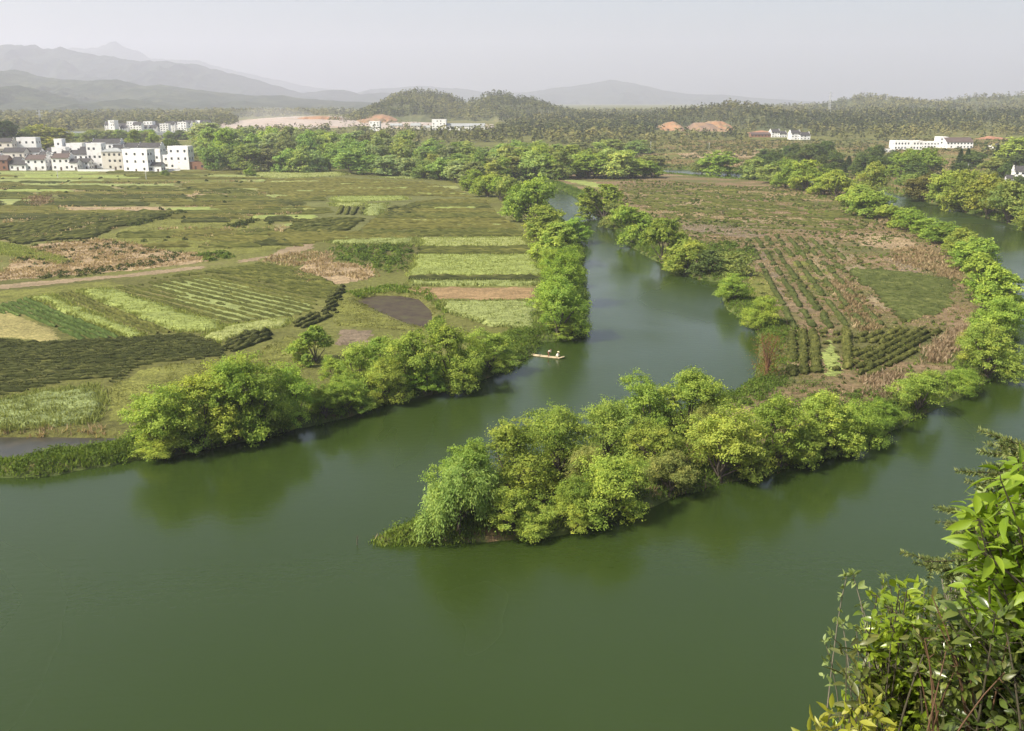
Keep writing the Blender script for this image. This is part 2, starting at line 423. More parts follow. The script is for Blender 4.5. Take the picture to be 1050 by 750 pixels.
ridge('hills', 'grey green foothills behind the village and the viaduct', [(-240, 84), (-60, 78), (0, 75), (15, 71), (30, 75), (50, 80), (75, 82), (100, 84), (120, 82), (150, 89), (165, 87), (200, 92), (230, 95), (262, 98), (290, 98), (310, 101), (350, 104), (380, 105), (405, 109), (430, 118)], 4000, 1000, mh_mid, 51, freq=1.4)
ridge('hills', 'low darker foothill spur behind the village', [(-240, 96), (-60, 92), (0, 90), (20, 88), (50, 97), (80, 104), (105, 108), (130, 101), (150, 105), (190, 113), (230, 120)], 2900, 600, mh_mid, 57, freq=1.3)
HILL_C = ridge('hills', 'rounded dark wooded hill beside the quarry', [(372, 122), (384, 114), (395, 107), (410, 99), (425, 95), (440, 96), (455, 99), (470, 104), (480, 106), (490, 103), (500, 99), (515, 98), (530, 102), (545, 104), (560, 109), (580, 115), (605, 121), (640, 127)], 1950, 420, mh_near, 61)
HILL_R2 = ridge('hills', 'long wooded ridge with two rounded tops', [(740, 120), (770, 112), (830, 110), (850, 108), (865, 104), (880, 100), (893, 99), (910, 103), (930, 107), (955, 107), (975, 105), (985, 102), (1000, 99), (1020, 101), (1050, 98), (1100, 96), (1200, 92), (1290, 95)], 2500, 600, mh_near, 67)
HILL_R1 = ridge('hills', 'low dark wooded rise behind the orange earth cutting', [(520, 125), (560, 122), (600, 121), (640, 122), (660, 121), (680, 117), (710, 114), (730, 111), (745, 109), (765, 109), (780, 113), (805, 118), (830, 119), (860, 118), (900, 116), (950, 116), (1000, 116), (1050, 115), (1120, 114), (1250, 112)], 1520, 330, mh_near, 71)
# ================================================================ scattered leaf / blade geometry
def unit(a): return a / (np.linalg.norm(a, axis=1, keepdims=True) + 1e-9)

def leaf_quads(P, Nn, l, w, rng, droop=None):
    n = len(P)
    T = rng.normal(size=(n, 3))
    if droop is not None: T = T * (1 - droop) + np.array([0, 0, -1.0]) * droop * 2
    T = unit(T - Nn * (T * Nn).sum(1, keepdims=True)); B = np.cross(Nn, T)
    l = np.broadcast_to(l, n)[:, None]; w = np.broadcast_to(w, n)[:, None]
    V = np.stack([P - T * l / 2, P + B * w / 2 - T * l * .08, P + T * l / 2, P - B * w / 2 - T * l * .08], 1).reshape(-1, 3)
    F_ = np.arange(n * 4).reshape(n, 4)
    return V, F_

def blades(P, k, h, w, rng, lean=.35, spread=.25):
    """k upright tapering blades at each root"""
    n = len(P) * k
    root = np.repeat(P, k, 0) + np.concatenate([rng.normal(0, 1, (n, 2)), np.zeros((n, 1))], 1) * (np.repeat(np.broadcast_to(spread, len(P)), k)[:, None])
    hh = np.repeat(np.broadcast_to(h, len(P)), k) * rng.uniform(.55, 1.1, n)
    ww = np.repeat(np.broadcast_to(w, len(P)), k) * rng.uniform(.6, 1.3, n)
    up = np.stack([rng.normal(0, lean, n), rng.normal(0, lean, n), np.ones(n)], 1); up = unit(up)
    a = rng.uniform(0, 2 * math.pi, n); B = np.stack([np.cos(a), np.sin(a), np.zeros(n)], 1)
    mid = root + up * (hh * .6)[:, None]; top = root + up * hh[:, None] + np.stack([up[:, 0], up[:, 1], -.15 * np.ones(n)], 1) * (hh * .25)[:, None]
    V = np.stack([root - B * ww[:, None] / 2, root + B * ww[:, None] / 2, mid + B * ww[:, None] * .4, top, mid - B * ww[:, None] * .4], 1).reshape(-1, 3)
    F_ = np.arange(n * 5).reshape(n, 5)
    return V, F_

def pts_in(poly, n_per_m2, rng, keep_off=0.8, maxn=60000):
    mn = poly.min(0); mx = poly.max(0); area = np.prod(mx - mn)
    n = int(min(area * n_per_m2, 400000))
    Q = mn + rng.uniform(size=(n, 2)) * (mx - mn)
    Q = Q[sdf(Q, poly) > .1 * rng.normal(size=len(Q))]
    if keep_off is not None: Q = Q[river_sd(Q) > keep_off]
    return Q[:maxn]

# ================================================================ trees
def crown_geo(rng, leaves, lsize, Rr=4.5, Ht=10.0, hb=2.2, lobes=8, kind='round', clump=.2):
    """an uneven crown: lobes carry clumps, clumps carry leaves; returns vertices, faces, tone and lobe centres for the limbs"""
    C = []
    a0 = rng.uniform(0, 6.28)
    for i in range(lobes):
        a = a0 + 2 * math.pi * i / (lobes - 1) + rng.normal(0, .3)
        r = Rr * rng.uniform(.42, .66); zc = hb + (Ht - hb) * rng.uniform(.28, .62)
        if i == lobes - 1: r = Rr * rng.uniform(0, .2); zc = hb + (Ht - hb) * .68
        C.append((r * math.cos(a), r * math.sin(a), zc))
    for i in range(max(2, lobes // 3)):
        a = rng.uniform(0, 6.28); r = Rr * rng.uniform(.1, .4); C.append((r * math.cos(a), r * math.sin(a), hb + (Ht - hb) * rng.uniform(.55, .78)))
    for i in range(lobes // 2):                                 # low outer boughs
        a = rng.uniform(0, 6.28); r = Rr * rng.uniform(.55, .8); C.append((r * math.cos(a), r * math.sin(a), hb + (Ht - hb) * rng.uniform(.08, .25)))
    C = np.array(C); nl = len(C)
    LR = Rr * rng.uniform(.30, .50, nl)
    cl = []; cn = []; cr = []; ct = []
    per = 28
    for c, r in zip(C, LR):
        d = unit(rng.normal(size=(per, 3)) + np.array([0, 0, .3])); rr = r * (1 - .55 * rng.uniform(0, 1, per) ** 2.2) * np.where(rng.uniform(size=per) < .12, rng.uniform(1.15, 1.45, per), rng.uniform(.85, 1.1, per))
        p = c + d * rr[:, None] * np.array([1, 1, .88]); cl.append(p); cn.append(d); cr.append(np.full(per, r) * rng.uniform(.13, .36, per)); ct.append(rng.normal(0, .15, per) + rng.normal(0, .06))
    cl = np.concatenate(cl); cn = np.concatenate(cn); cr = np.concatenate(cr); ct = np.concatenate(ct)
    kp = cl[:, 2] > hb * .5; cl, cn, cr, ct = cl[kp], cn[kp], cr[kp], ct[kp]
    wgt = cr ** 2; wgt /= wgt.sum()
    ii = rng.choice(len(cl), leaves, p=wgt)
    off = rng.normal(size=(leaves, 3)) * np.array([.70, .70, .42])
    off += cn[ii] * .15
    Pp = cl[ii] + off * cr[ii][:, None]
    Nn = unit(cn[ii] * .6 + np.array([0, 0, .75]) + rng.normal(size=(leaves, 3)) * .62 + off * .3)
    if kind == 'willow':
        sh = rng.uniform(0, 1, leaves) ** 1.3
        Pp[:, 2] -= sh * rng.uniform(.6, 1.0, leaves) * 3.6 * np.clip(np.hypot(Pp[:, 0], Pp[:, 1]) / Rr, .25, 1)
        Pp[:, 2] = np.maximum(Pp[:, 2], .25)
    tone = np.clip(.5 + ct[ii] + rng.normal(0, .13, leaves), 0, 1)
    sz = lsize * rng.uniform(.6, 1.35, leaves)
    V, F_ = leaf_quads(Pp, Nn, sz, sz * (.32 if kind == 'willow' else .58), rng, droop=.75 if kind == 'willow' else None)
    return V, F_, np.repeat(tone, 4), C, cl

def trunk_mesh(rng, C, cl, mat, Ht, hb, name, r0=.26, detail=True):
    mb = MB()
    fork = np.array([rng.normal(0, .2), rng.normal(0, .2), hb * rng.uniform(.55, .9) + .3])
    mb.tube([(0, 0, -.8), (0.02, 0, .15), fork * [.6, .6, .6], fork], [r0 * 1.35, r0 * 1.05, r0 * .9, r0 * .8], 7)
    for c in C:
        q = fork + (c - fork) * .5 + np.array([rng.normal(0, .25), rng.normal(0, .25), .35])
        mb.tube([fork - [0, 0, .1], fork + (q - fork) * .5 + rng.normal(0, .1, 3), q, c], [r0 * .5, r0 * .4, r0 * .3, r0 * .14], 5, cap=False)
        if detail:
            d = np.linalg.norm(cl - c, axis=1); near = np.argsort(d)[:20]
            for j in near[rng.permutation(len(near))[:8]]:
                m_ = (c + cl[j]) / 2 + rng.normal(0, .12, 3)
                mb.tube([q + (c - q) * rng.uniform(.4, 1), m_, cl[j]], [r0 * .13, r0 * .09, r0 * .03], 3, cap=False)
    return mb.mesh(name, mat, True)

mat_bark = mat_noise('bark', [(.3, (.07, .055, .04)), (.7, (.17, .14, .11))], nscale=3, detail=5, rough=.95)
mat_barkred = mat_noise('reddish_bark', [(.3, (.12, .06, .035)), (.7, (.26, .14, .08))], nscale=3, rough=.95)
mat_crown = mat_leaf('spring_leaves', [(0.1, (.55, .66, .5)), (.45, (.9, .95, .8)), (.7, (1.2, 1.15, .9)), (1, (1.5, 1.35, 1.0))], trans=.42)

PROTO = {}
def make_protos(key, n, seed, leaves, lsize, **kw):
    L_ = []
    detail = kw.pop('detail', True); r0 = kw.pop('r0', .26); bark = kw.pop('bark', mat_bark)
    for i in range(n):
        rng = np.random.default_rng(seed + i)
        V, F_, tone, C, cl = crown_geo(rng, leaves, lsize, lobes=int(rng.integers(6, 10)), **kw)
        zt = V[:, 2].max(); rr = np.percentile(np.hypot(V[:, 0], V[:, 1]), 97)
        cm = npmesh('crown', V, F_, tone=tone, mat=mat_crown)
        tm = trunk_mesh(rng, C, cl, bark, kw.get('Ht', 10), kw.get('hb', 2.2), 'trunk', r0, detail)
        L_.append((cm, tm, zt, rr))
    PROTO[key] = L_
make_protos('near', 10, 100, 19500, .26, hb=.35)
make_protos('willow', 2, 200, 15000, .42, kind='willow', hb=2.4)
make_protos('mid', 6, 300, 9500, .46, hb=.1)
make_protos('far', 7, 400, 5600, .62, hb=.5, detail=False)
make_protos('tall', 6, 500, 5600, .62, hb=1.0, Ht=14, Rr=3.9, detail=False)
make_protos('bush', 4, 600, 4200, .36, hb=.3, Ht=5, Rr=3.2, r0=.1)

def conifer_proto(seed, leaves=1800):
    rng = np.random.default_rng(seed)
    t = rng.uniform(0, 1, leaves) ** .75; zz = 1.2 + t * 10.5; r = (1 - t) * 2.6 * rng.uniform(.45, 1.05, leaves) + .12
    a = np.round(rng.uniform(0, 6.28, leaves) * 2) / 2 + rng.normal(0, .14, leaves) + np.floor(t * 12)
    zz -= r * .28
    P_ = np.stack([r * np.cos(a), r * np.sin(a), zz], 1)
    Nn = unit(np.stack([np.cos(a) * .5, np.sin(a) * .5, np.ones(leaves) * .8], 1) + rng.normal(0, .35, (leaves, 3)))
    V, F_ = leaf_quads(P_, Nn, rng.uniform(.5, 1.1, leaves), rng.uniform(.25, .5, leaves), rng)
    cm = npmesh('crown', V, F_, tone=np.repeat(np.clip(rng.normal(.45, .17, leaves), 0, 1), 4), mat=mat_crown)
    mb = MB(); mb.tube([(0, 0, -.8), (0, 0, 5), (0, 0, 11)], [.2, .13, .04], 6)
    return cm, mb.mesh('trunk', mat_bark, True), V[:, 2].max(), 2.6
PROTO['conifer'] = [conifer_proto(700), conifer_proto(701), conifer_proto(702)]

GREEN = (.185, .250, .055); LIME = (.258, .305, .070); PALE = (.24, .29, .10); DEEP = (.085, .115, .040); OLIVE = (.18, .20, .07)
GOLD = (.185, .20, .05); RUST = (.15, .14, .05); GREY = (.19, .235, .075); PINE = (.045, .066, .028); YOUNG = (.215, .278, .066)

def jit(c, rng, k=.1):
    f = 1 + rng.normal(0, k); return tuple(max(.005, v * f * (1 + rng.normal(0, k * .5))) for v in c)

TR = np.random.default_rng(77)
def tree(x, yb, yt, w, kind, tint, label, name='riverside_tree', group=None, cat='tree', p=None, base_z=None):
    p_seen = None
    if p is None:
        p = GT(x, yb); p_seen = p
        if kind in ('near', 'mid', 'willow', 'bush', 'far') and river_sd(p[None, :2])[0] < .4:      # step back onto the bank
            best = None
            for dy in np.arange(.5, 12, .5):
                for sx, sy in ((0, 1), (0, -1), (.7, .7), (-.7, .7), (1, 0), (-1, 0)):
                    q = p[:2] + np.array([sx, sy]) * dy
                    if river_sd(q[None])[0] >= .4: best = q; break
                if best is not None: break
            if best is not None: p = np.array([best[0], best[1], 0])
        zz = gz(p[None, :2])[0]; p = np.array([p[0], p[1], max(zz, .1)])
    h = height_to(p, yt) * .95; s = ppm(p); R_w = max(w / s / 2, h * .18) * 1.06
    if p_seen is not None: h = (h + height_to(p_seen, yt) * .95) / 2
    if kind == 'mid': R_w *= 1.12; h *= 1.04
    cm, tm, zt, rr = PROTO[kind][int(TR.integers(len(PROTO[kind])))]
    tint = tuple(v * 1.42 for v in tint)
    e = empty(name, p, TR.uniform(0, 6.28))
    e.scale = (R_w / rr, R_w / rr, h / zt)
    t = obj('trunk', tm, e); c = obj('crown', cm, e); c.color = (*jit(tint, TR, .07), 1)
    tag(e, label, cat, group)
    return e

# ---- the wooded spit at the fork
gs = 'trees crowding the wooded spit'
SPIT = [
 (470, 550, 466, 80, 'willow', GREY, 'greyish drooping willow at the tip of the wooded spit, beside the grass tongue', 'willow_tree'),
 (528, 552, 497, 68, 'near', LIME, 'low yellow green tree on the waterside just after the willow on the spit'),
 (478, 526, 440, 72, 'near', GREEN, 'tree standing directly behind the drooping willow on the spit'),
 (528, 512, 424, 84, 'near', GREEN, 'broad dull green tree above the low yellow green one near the spit tip'),
 (572, 488, 408, 78, 'near', YOUNG, 'tree on the far waterside of the spit, facing the channel with the raft across it'),
 (604, 512, 452, 62, 'near', OLIVE, 'thin olive tree with pale bare twigs in the middle of the spit'),
 (650, 534, 458, 84, 'near', LIME, 'large yellow green tree overhanging the water above red earth on the spit'),
 (618, 542, 500, 52, 'near', LIME, 'small tree dipping its boughs in the water beside the red earth bank'),
 (624, 470, 400, 70, 'near', YOUNG, 'round tree between the two water gaps on the far side of the spit'),
 (663, 452, 375, 62, 'near', GREEN, 'taller of the pair of round trees at the widest view of the channel'),
 (705, 447, 371, 76, 'near', YOUNG, 'dome shaped bright tree beside the open water where the spit joins the delta'),
 (668, 486, 428, 62, 'near', GREEN, 'tree in the middle of the spit in front of the taller round pair'),
 (700, 505, 458, 54, 'near', OLIVE, 'shaded waterside tree with brown twigs left of the bright layered tree'),
 (742, 490, 405, 84, 'near', LIME, 'bright tree with layered boughs reaching down to the near water'),
 (800, 470, 392, 74, 'near', GREEN, 'tree with a reddish trunk at the landward end of the spit', ),
 (722, 458, 410, 46, 'near', OLIVE, 'grey twiggy tree behind the bright layered tree on the spit'),
 (828, 478, 438, 52, 'near', GREEN, 'low rounded tree leaning over dark shaded water below the reddish trunk'),
 (848, 458, 389, 70, 'near', LIME, 'yellow topped tree between the tea hedges and the near water'),
 (884, 452, 402, 58, 'near', GREEN, 'last tree of the spit beside the brown reeds, half in shade'),
 (868, 470, 432, 40, 'near', GREEN, 'small dark tree at the waterline below the last trees of the spit'),
 (912, 438, 405, 42, 'near', GREEN, 'low bush like tree between the spit and the lone round tree downstream'),
 (948, 418, 371, 58, 'near', YOUNG, 'lone round green tree on the bank beside the dry brown field corner'),
 (775, 486, 448, 40, 'near', OLIVE, 'thin shaded tree between the layered tree and the reddish trunk'),
 (590, 532, 480, 46, 'near', GREEN, 'slender tree in the shade behind the small tree dipping in the water'),
]
for r in SPIT:
    nm = r[7] if len(r) > 7 else 'riverside_tree'
    tree(*r[:7], name=nm, group=gs)
# ---- near left bank
gl = 'trees along the near bank of the fields'
for r in [
 (158, 468, 386, 84, 'near', YOUNG, 'outermost tree of the bank grove, beside the grey pond and grassy point'),
 (205, 456, 366, 76, 'near', LIME, 'yellowish tree in front of the dark tea hedges on the field bank'),
 (182, 466, 428, 50, 'near', LIME, 'low overhanging tree below the outermost tree of the bank grove'),
 (240, 450, 358, 74, 'near', GREEN, 'tall tree in the middle of the bank grove below the tea hedge tip'),
 (280, 446, 354, 78, 'near', GREEN, 'tall rounded tree where the bank grove stands highest'),
 (318, 438, 368, 58, 'near', YOUNG, 'paler tree at the upstream end of the bank grove above a bare earth gap'),
 (258, 452, 408, 52, 'near', GREEN, 'low tree at the waterside under the tall middle of the bank grove'),
 (305, 442, 402, 44, 'near', GREEN, 'small waterside tree below the paler tree of the bank grove'),
 (342, 426, 388, 40, 'near', GREEN, 'tree standing in the gap at the waterside between the two bank groves'),
 (345, 398, 362, 36, 'near', YOUNG, 'smaller tree above the gap between the two bank groves'),
 (322, 372, 332, 40, 'mid', YOUNG, 'lone bushy tree by the black tea hedges inland of the bank grove'),
 (372, 404, 346, 54, 'near', YOUNG, 'tree above the bare earth patch between the two bank groves'),
 (372, 424, 386, 46, 'near', GREEN, 'dark bushy tree at the water below the bare earth patch'),
 (412, 412, 362, 50, 'near', LIME, 'yellow green tree at the bend of the bank beside a grassy spit'),
 (422, 398, 334, 58, 'near', YOUNG, 'broad tree beside the brown pond meadow on the river bank'),
 (466, 392, 320, 68, 'near', GREEN, 'tallest dark green tree of the bank between the brown pond and the raft'),
 (452, 402, 366, 46, 'near', GREEN, 'low tree at the waterline under the tallest bank tree'),
 (520, 381, 330, 56, 'near', YOUNG, 'rounded tree right beside the moored raft'),
 (492, 388, 352, 38, 'near', GREEN, 'small tree filling the gap before the rounded tree at the raft'),
 (390, 372, 344, 32, 'mid', GREEN, 'small bush like tree beside the pinkish ploughed patch'),
]:
    tree(*r, group=gl)
# ---- the row along the channel's field bank, upstream of the raft
gc = 'trees along the field bank of the narrow channel'
ordn = ['first', 'second', 'third', 'fourth', 'fifth', 'sixth', 'seventh', 'eighth', 'ninth', 'tenth', 'eleventh', 'twelfth', 'thirteenth', 'fourteenth', 'fifteenth', 'sixteenth', 'seventeenth', 'eighteenth', 'nineteenth', 'twentieth', 'twenty first', 'twenty second', 'twenty third', 'twenty fourth', 'twenty fifth', 'twenty sixth']
rows = [(586, 349, 326, 42, 'near', LIME), (574, 344, 274, 56, 'near', YOUNG), (578, 310, 246, 50, 'near', GREEN), (566, 292, 250, 40, 'near', YOUNG), (572, 268, 226, 50, 'mid', YOUNG), (558, 250, 208, 42, 'mid', GREEN),
        (545, 228, 177, 46, 'mid', YOUNG), (526, 214, 178, 30, 'mid', PALE), (514, 206, 180, 28, 'mid', GREEN), (500, 202, 176, 28, 'mid', YOUNG), (486, 196, 172, 26, 'mid', GREEN), (590, 246, 220, 30, 'mid', GREEN)]
for i, r in enumerate(rows):
    lab = 'low wide tree touching the water at the corner opposite the raft' if i == 0 else f'{ordn[i]} tree upstream of the raft on the field bank of the narrow channel'
    tree(*r, lab, group=gc)
# ---- delta side of the channel
gd = 'trees along the delta bank of the narrow channel'
for r in [
 (600, 222, 185, 48, 'mid', GREEN, 'rounded tree where the narrow channel first disappears behind the row'),
 (620, 232, 205, 30, 'mid', OLIVE, 'small olive tree just downstream of the rounded one at the channel narrows'),
 (648, 248, 206, 40, 'mid', YOUNG, 'taller tree of the joined pair on the delta bank of the channel'),
 (672, 266, 219, 48, 'mid', GREEN, 'broad tree with a dark reflection on the delta bank of the channel'),
 (703, 277, 242, 38, 'mid', LIME, 'small round tree beside the little sandy landing on the delta bank'),
 (758, 333, 298, 40, 'near', LIME, 'lower of the two bright round trees alone on the inner bend of the delta'),
 (752, 308, 277, 34, 'near', YOUNG, 'upper of the two bright round trees alone on the inner bend of the delta'),
 (728, 280, 252, 44, 'bush', DEEP, 'dark scrubby bush beside the small round tree on the delta'),
 (756, 282, 256, 40, 'bush', OLIVE, 'olive scrub bush at the head of the delta meadow'),
]:
    tree(*r, group=gd)
# ---- delta side of the outer branch
go = 'trees along the delta bank of the broad outer branch'
rows = [(985, 398, 372, 40, 'near', GREEN), (1016, 384, 322, 66, 'near', YOUNG), (1004, 368, 338, 52, 'near', LIME), (1024, 350, 298, 56, 'near', YOUNG), (1018, 322, 270, 52, 'mid', GREEN), (1004, 296, 256, 44, 'mid', YOUNG),
        (1000, 278, 242, 42, 'mid', GREEN), (984, 262, 233, 36, 'mid', YOUNG), (966, 250, 226, 30, 'mid', GREEN), (950, 244, 222, 28, 'mid', YOUNG), (932, 237, 212, 30, 'mid', GREEN), (915, 232, 208, 34, 'mid', LIME),
        (893, 223, 194, 42, 'mid', GREEN), (880, 212, 188, 34, 'mid', YOUNG), (858, 204, 172, 34, 'mid', YOUNG), (828, 196, 162, 40, 'mid', GREEN), (845, 200, 178, 28, 'mid', LIME), (806, 192, 160, 30, 'mid', GREEN), (790, 188, 164, 26, 'mid', PALE)]
for i, r in enumerate(rows):
    tree(*r, f'{ordn[i]} tree upstream of the lone round tree on the delta bank of the outer branch', group=go)
# ---- far bank of the outer branch
gf = 'trees on the far bank of the outer branch'
for r in [
 (899, 201, 163, 30, 'mid', LIME, 'pale layered tree like a cauliflower at the river bend below the white factory'),
 (922, 201, 175, 34, 'mid', GREY, 'dull grey green tree beside the pale layered tree at the river bend'),
 (946, 204, 173, 38, 'mid', RUST, 'rust tinged tree on the far river bank between green ones'),
 (966, 209, 172, 34, 'mid', YOUNG, 'bright green tree next to the rust tinged tree on the far bank'),
 (985, 214, 170, 42, 'mid', LIME, 'tallest bright tree of the far bank grove, downstream of the rust tinged one'),
 (1006, 220, 176, 42, 'mid', GOLD, 'golden olive tree behind the far bank grove near the white house'),
 (1028, 226, 182, 46, 'mid', OLIVE, 'broad olive tree overhanging the far bank near the white house'),
 (1052, 236, 196, 44, 'mid', YOUNG, 'bright tree at the edge of the far bank grove'),
 (1085, 248, 206, 50, 'mid', GREEN, 'green tree just downstream of the far bank grove'),
 (925, 182, 150, 34, 'far', GREEN, 'round green tree just below the white factory row'),
 (952, 180, 149, 34, 'far', GREEN, 'round green tree below the dark roofed hall'),
 (938, 186, 164, 30, 'far', DEEP, 'dark tree in the hollow below the white factory row'),
 (1040, 168, 138, 40, 'far', YOUNG, 'bright tree on the slope above the white house'),
 (1018, 182, 160, 28, 'far', OLIVE, 'rounded olive tree standing in the field behind the far bank'),
 (1044, 196, 178, 20, 'far', DEEP, 'dark small tree beside the white house at the river'),
 (738, 178, 152, 42, 'far', GREEN, 'broad tree on the far side of the outer branch above the open water'),
 (720, 176, 160, 24, 'far', OLIVE, 'small olive tree beside the broad one above the open water'),
 (768, 180, 162, 28, 'far', DEEP, 'dark tree upstream of the rows where the outer branch narrows'),
 (786, 184, 158, 26, 'far', PALE, 'pale blossoming tree where the outer branch narrows'),
]:
    tree(*r, group=gf)
# dark conifers and mixed dark trees behind the bend: alike
for i in range(44):
    x = TR.uniform(770, 1075); yb = TR.uniform(166, 184) - (x < 850) * 6
    hpx = TR.uniform(12, 22)
    con = TR.uniform() < .25
    tree(x, yb, yb - hpx, TR.uniform(9, 13) if con else TR.uniform(14, 24), 'conifer' if con else 'far', PINE if con else DEEP,
         'dark narrow conifer in the belt behind the river bend' if con else 'dark broadleaf tree in the belt behind the river bend',
         name='conifer' if con else 'broadleaf_tree', group='dark conifers behind the bend' if con else 'dark broadleaf trees behind the bend')
# ---- the long grove beyond the fields
def edge_y(x): return np.interp(x, [190, 250, 330, 420, 470, 500], [173, 175, 177, 181, 187, 190])
for row, (dy, n_, hp) in enumerate([(0, 17, 27), (-6, 18, 33), (-12, 18, 31), (-18, 18, 27), (-24, 16, 22)]):
    for i in range(n_):
        x = (212 if row < 2 else 200) + (i + TR.uniform(.2, .8)) / n_ * (300 + row * 40) ; yb = min(edge_y(min(x, 500)), 190 - max(0, x - 500) * .05) + dy + TR.uniform(-1.5, 1.5)
        hpx = hp * TR.uniform(.75, 1.15) * (1.05 if x < 420 else .9)
        tall = TR.uniform() < .5
        tint = [YOUNG, GREEN, PALE, LIME, OLIVE][int(TR.choice(5, p=[.3, .3, .15, .12, .13]))]
        tint = tuple(np.array(tint) * [.95, .95, 1.35]); tree(x, yb, yb - hpx, TR.uniform(20, 36), 'tall' if tall else 'far', tint,  # raised blue puts distance haze into the grove's leaf tint
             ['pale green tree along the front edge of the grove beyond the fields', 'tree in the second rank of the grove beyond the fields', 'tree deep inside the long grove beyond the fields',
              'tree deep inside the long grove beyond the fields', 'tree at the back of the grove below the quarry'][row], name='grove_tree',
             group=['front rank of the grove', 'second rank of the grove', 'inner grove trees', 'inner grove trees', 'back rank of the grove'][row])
for i in range(26):
    x = 505 + (i % 13 + TR.uniform(.2, .8)) / 13 * 165; r_ = i // 13
    yb = 184 - r_ * 8 + TR.uniform(-2, 2) - (x - 505) * .02
    tree(x, yb, yb - TR.uniform(24, 36) + r_ * 4 + (x > 640) * 8, TR.uniform(24, 38), 'tall' if i % 2 else 'far', [GREEN, OLIVE, PALE, YOUNG][i % 4],
         'tall hazy tree in the grove at the head of the two branches', name='grove_tree', group='grove at the head of the river fork')
# ---- village trees
for r in [
 (50, 157, 125.5, 52, 'far', (.21, .205, .05), 'big golden green tree rising behind the old village roofs'),
 (6, 160, 120, 34, 'far', PINE, 'dark tree at the end of the village behind the houses'),
 (30, 158, 128, 28, 'far', OLIVE, 'olive tree between the dark tree and the golden one behind the village'),
 (140, 158, 131, 18, 'tall', GREEN, 'slim tree behind the white village houses, nearer the viaduct'),
 (157, 158, 133, 14, 'tall', YOUNG, 'slimmer tree next to the slim one behind the white village houses'),
 (234, 173, 128, 36, 'tall', GREEN, 'tall tree rising over the brick shed at the village end'),
 (208, 161, 136, 24, 'far', OLIVE, 'tree behind the low brick shed'),
 (178, 166, 140, 26, 'far', DEEP, 'dark tree behind the square white house'),
 (256, 181, 171, 11, 'mid', YOUNG, 'tiny lone round tree standing in the tea fields'),
 (170, 181, 174, 9, 'mid', GREEN, 'small bush like tree in front of the square white house'),
]:
    tree(*r, name='village_tree', group='trees around the village')
for i in range(18):
    x = TR.uniform(52, 205); tree(x, TR.uniform(142, 147), TR.uniform(131, 138), TR.uniform(12, 22), 'far', [GREEN, OLIVE, DEEP][i % 3], 'hazy tree standing between the village and the viaduct', name='village_tree', group='trees below the viaduct')
# bare reddish tree on the delta corner
rng = np.random.default_rng(5); p = GT(786, 386); p[2] = gz(p[None, :2])[0]
e = empty('bare_tree', p); mb = MB(); hgt = height_to(p, 341)
for k in range(7):
    a = rng.uniform(0, 6.28); tip = np.array([math.cos(a) * 1.9, math.sin(a) * 1.9, hgt * rng.uniform(.7, 1)])
    mb.tube([(0, 0, -.3), tip * [.25, .25, .45], tip], [.12, .08, .02], 5)
    for j in range(9):
        s = tip * rng.uniform(.4, .95); t2 = s + np.array([*rng.normal(0, .9, 2), rng.uniform(.4, 1.6)])
        mb.tube([s, (s + t2) / 2 + rng.normal(0, .1, 3), t2], [.035, .025, .012], 3, cap=False)
mb.build('trunk', mat_barkred, e)
n = 1500; Pp = np.stack([*rng.normal(0, 1.2, (2, n)), rng.uniform(.5, hgt * .95, n)], 1)
V, F_ = leaf_quads(Pp, unit(rng.normal(size=(n, 3)) + [0, 0, .5]), .3, .12, rng)
c = obj('twig_buds', npmesh('twig_buds', V, F_, tone=np.repeat(rng.uniform(.2, .8, n), 4), mat=mat_crown), e); c.color = (.21, .125, .06, 1)
tag(e, 'bare reddish brown tree at the water corner of the delta by the tea hedges', 'tree')
# ================================================================ fields, hedges, reeds
def smooth_poly(pts): return wpoly(pts)

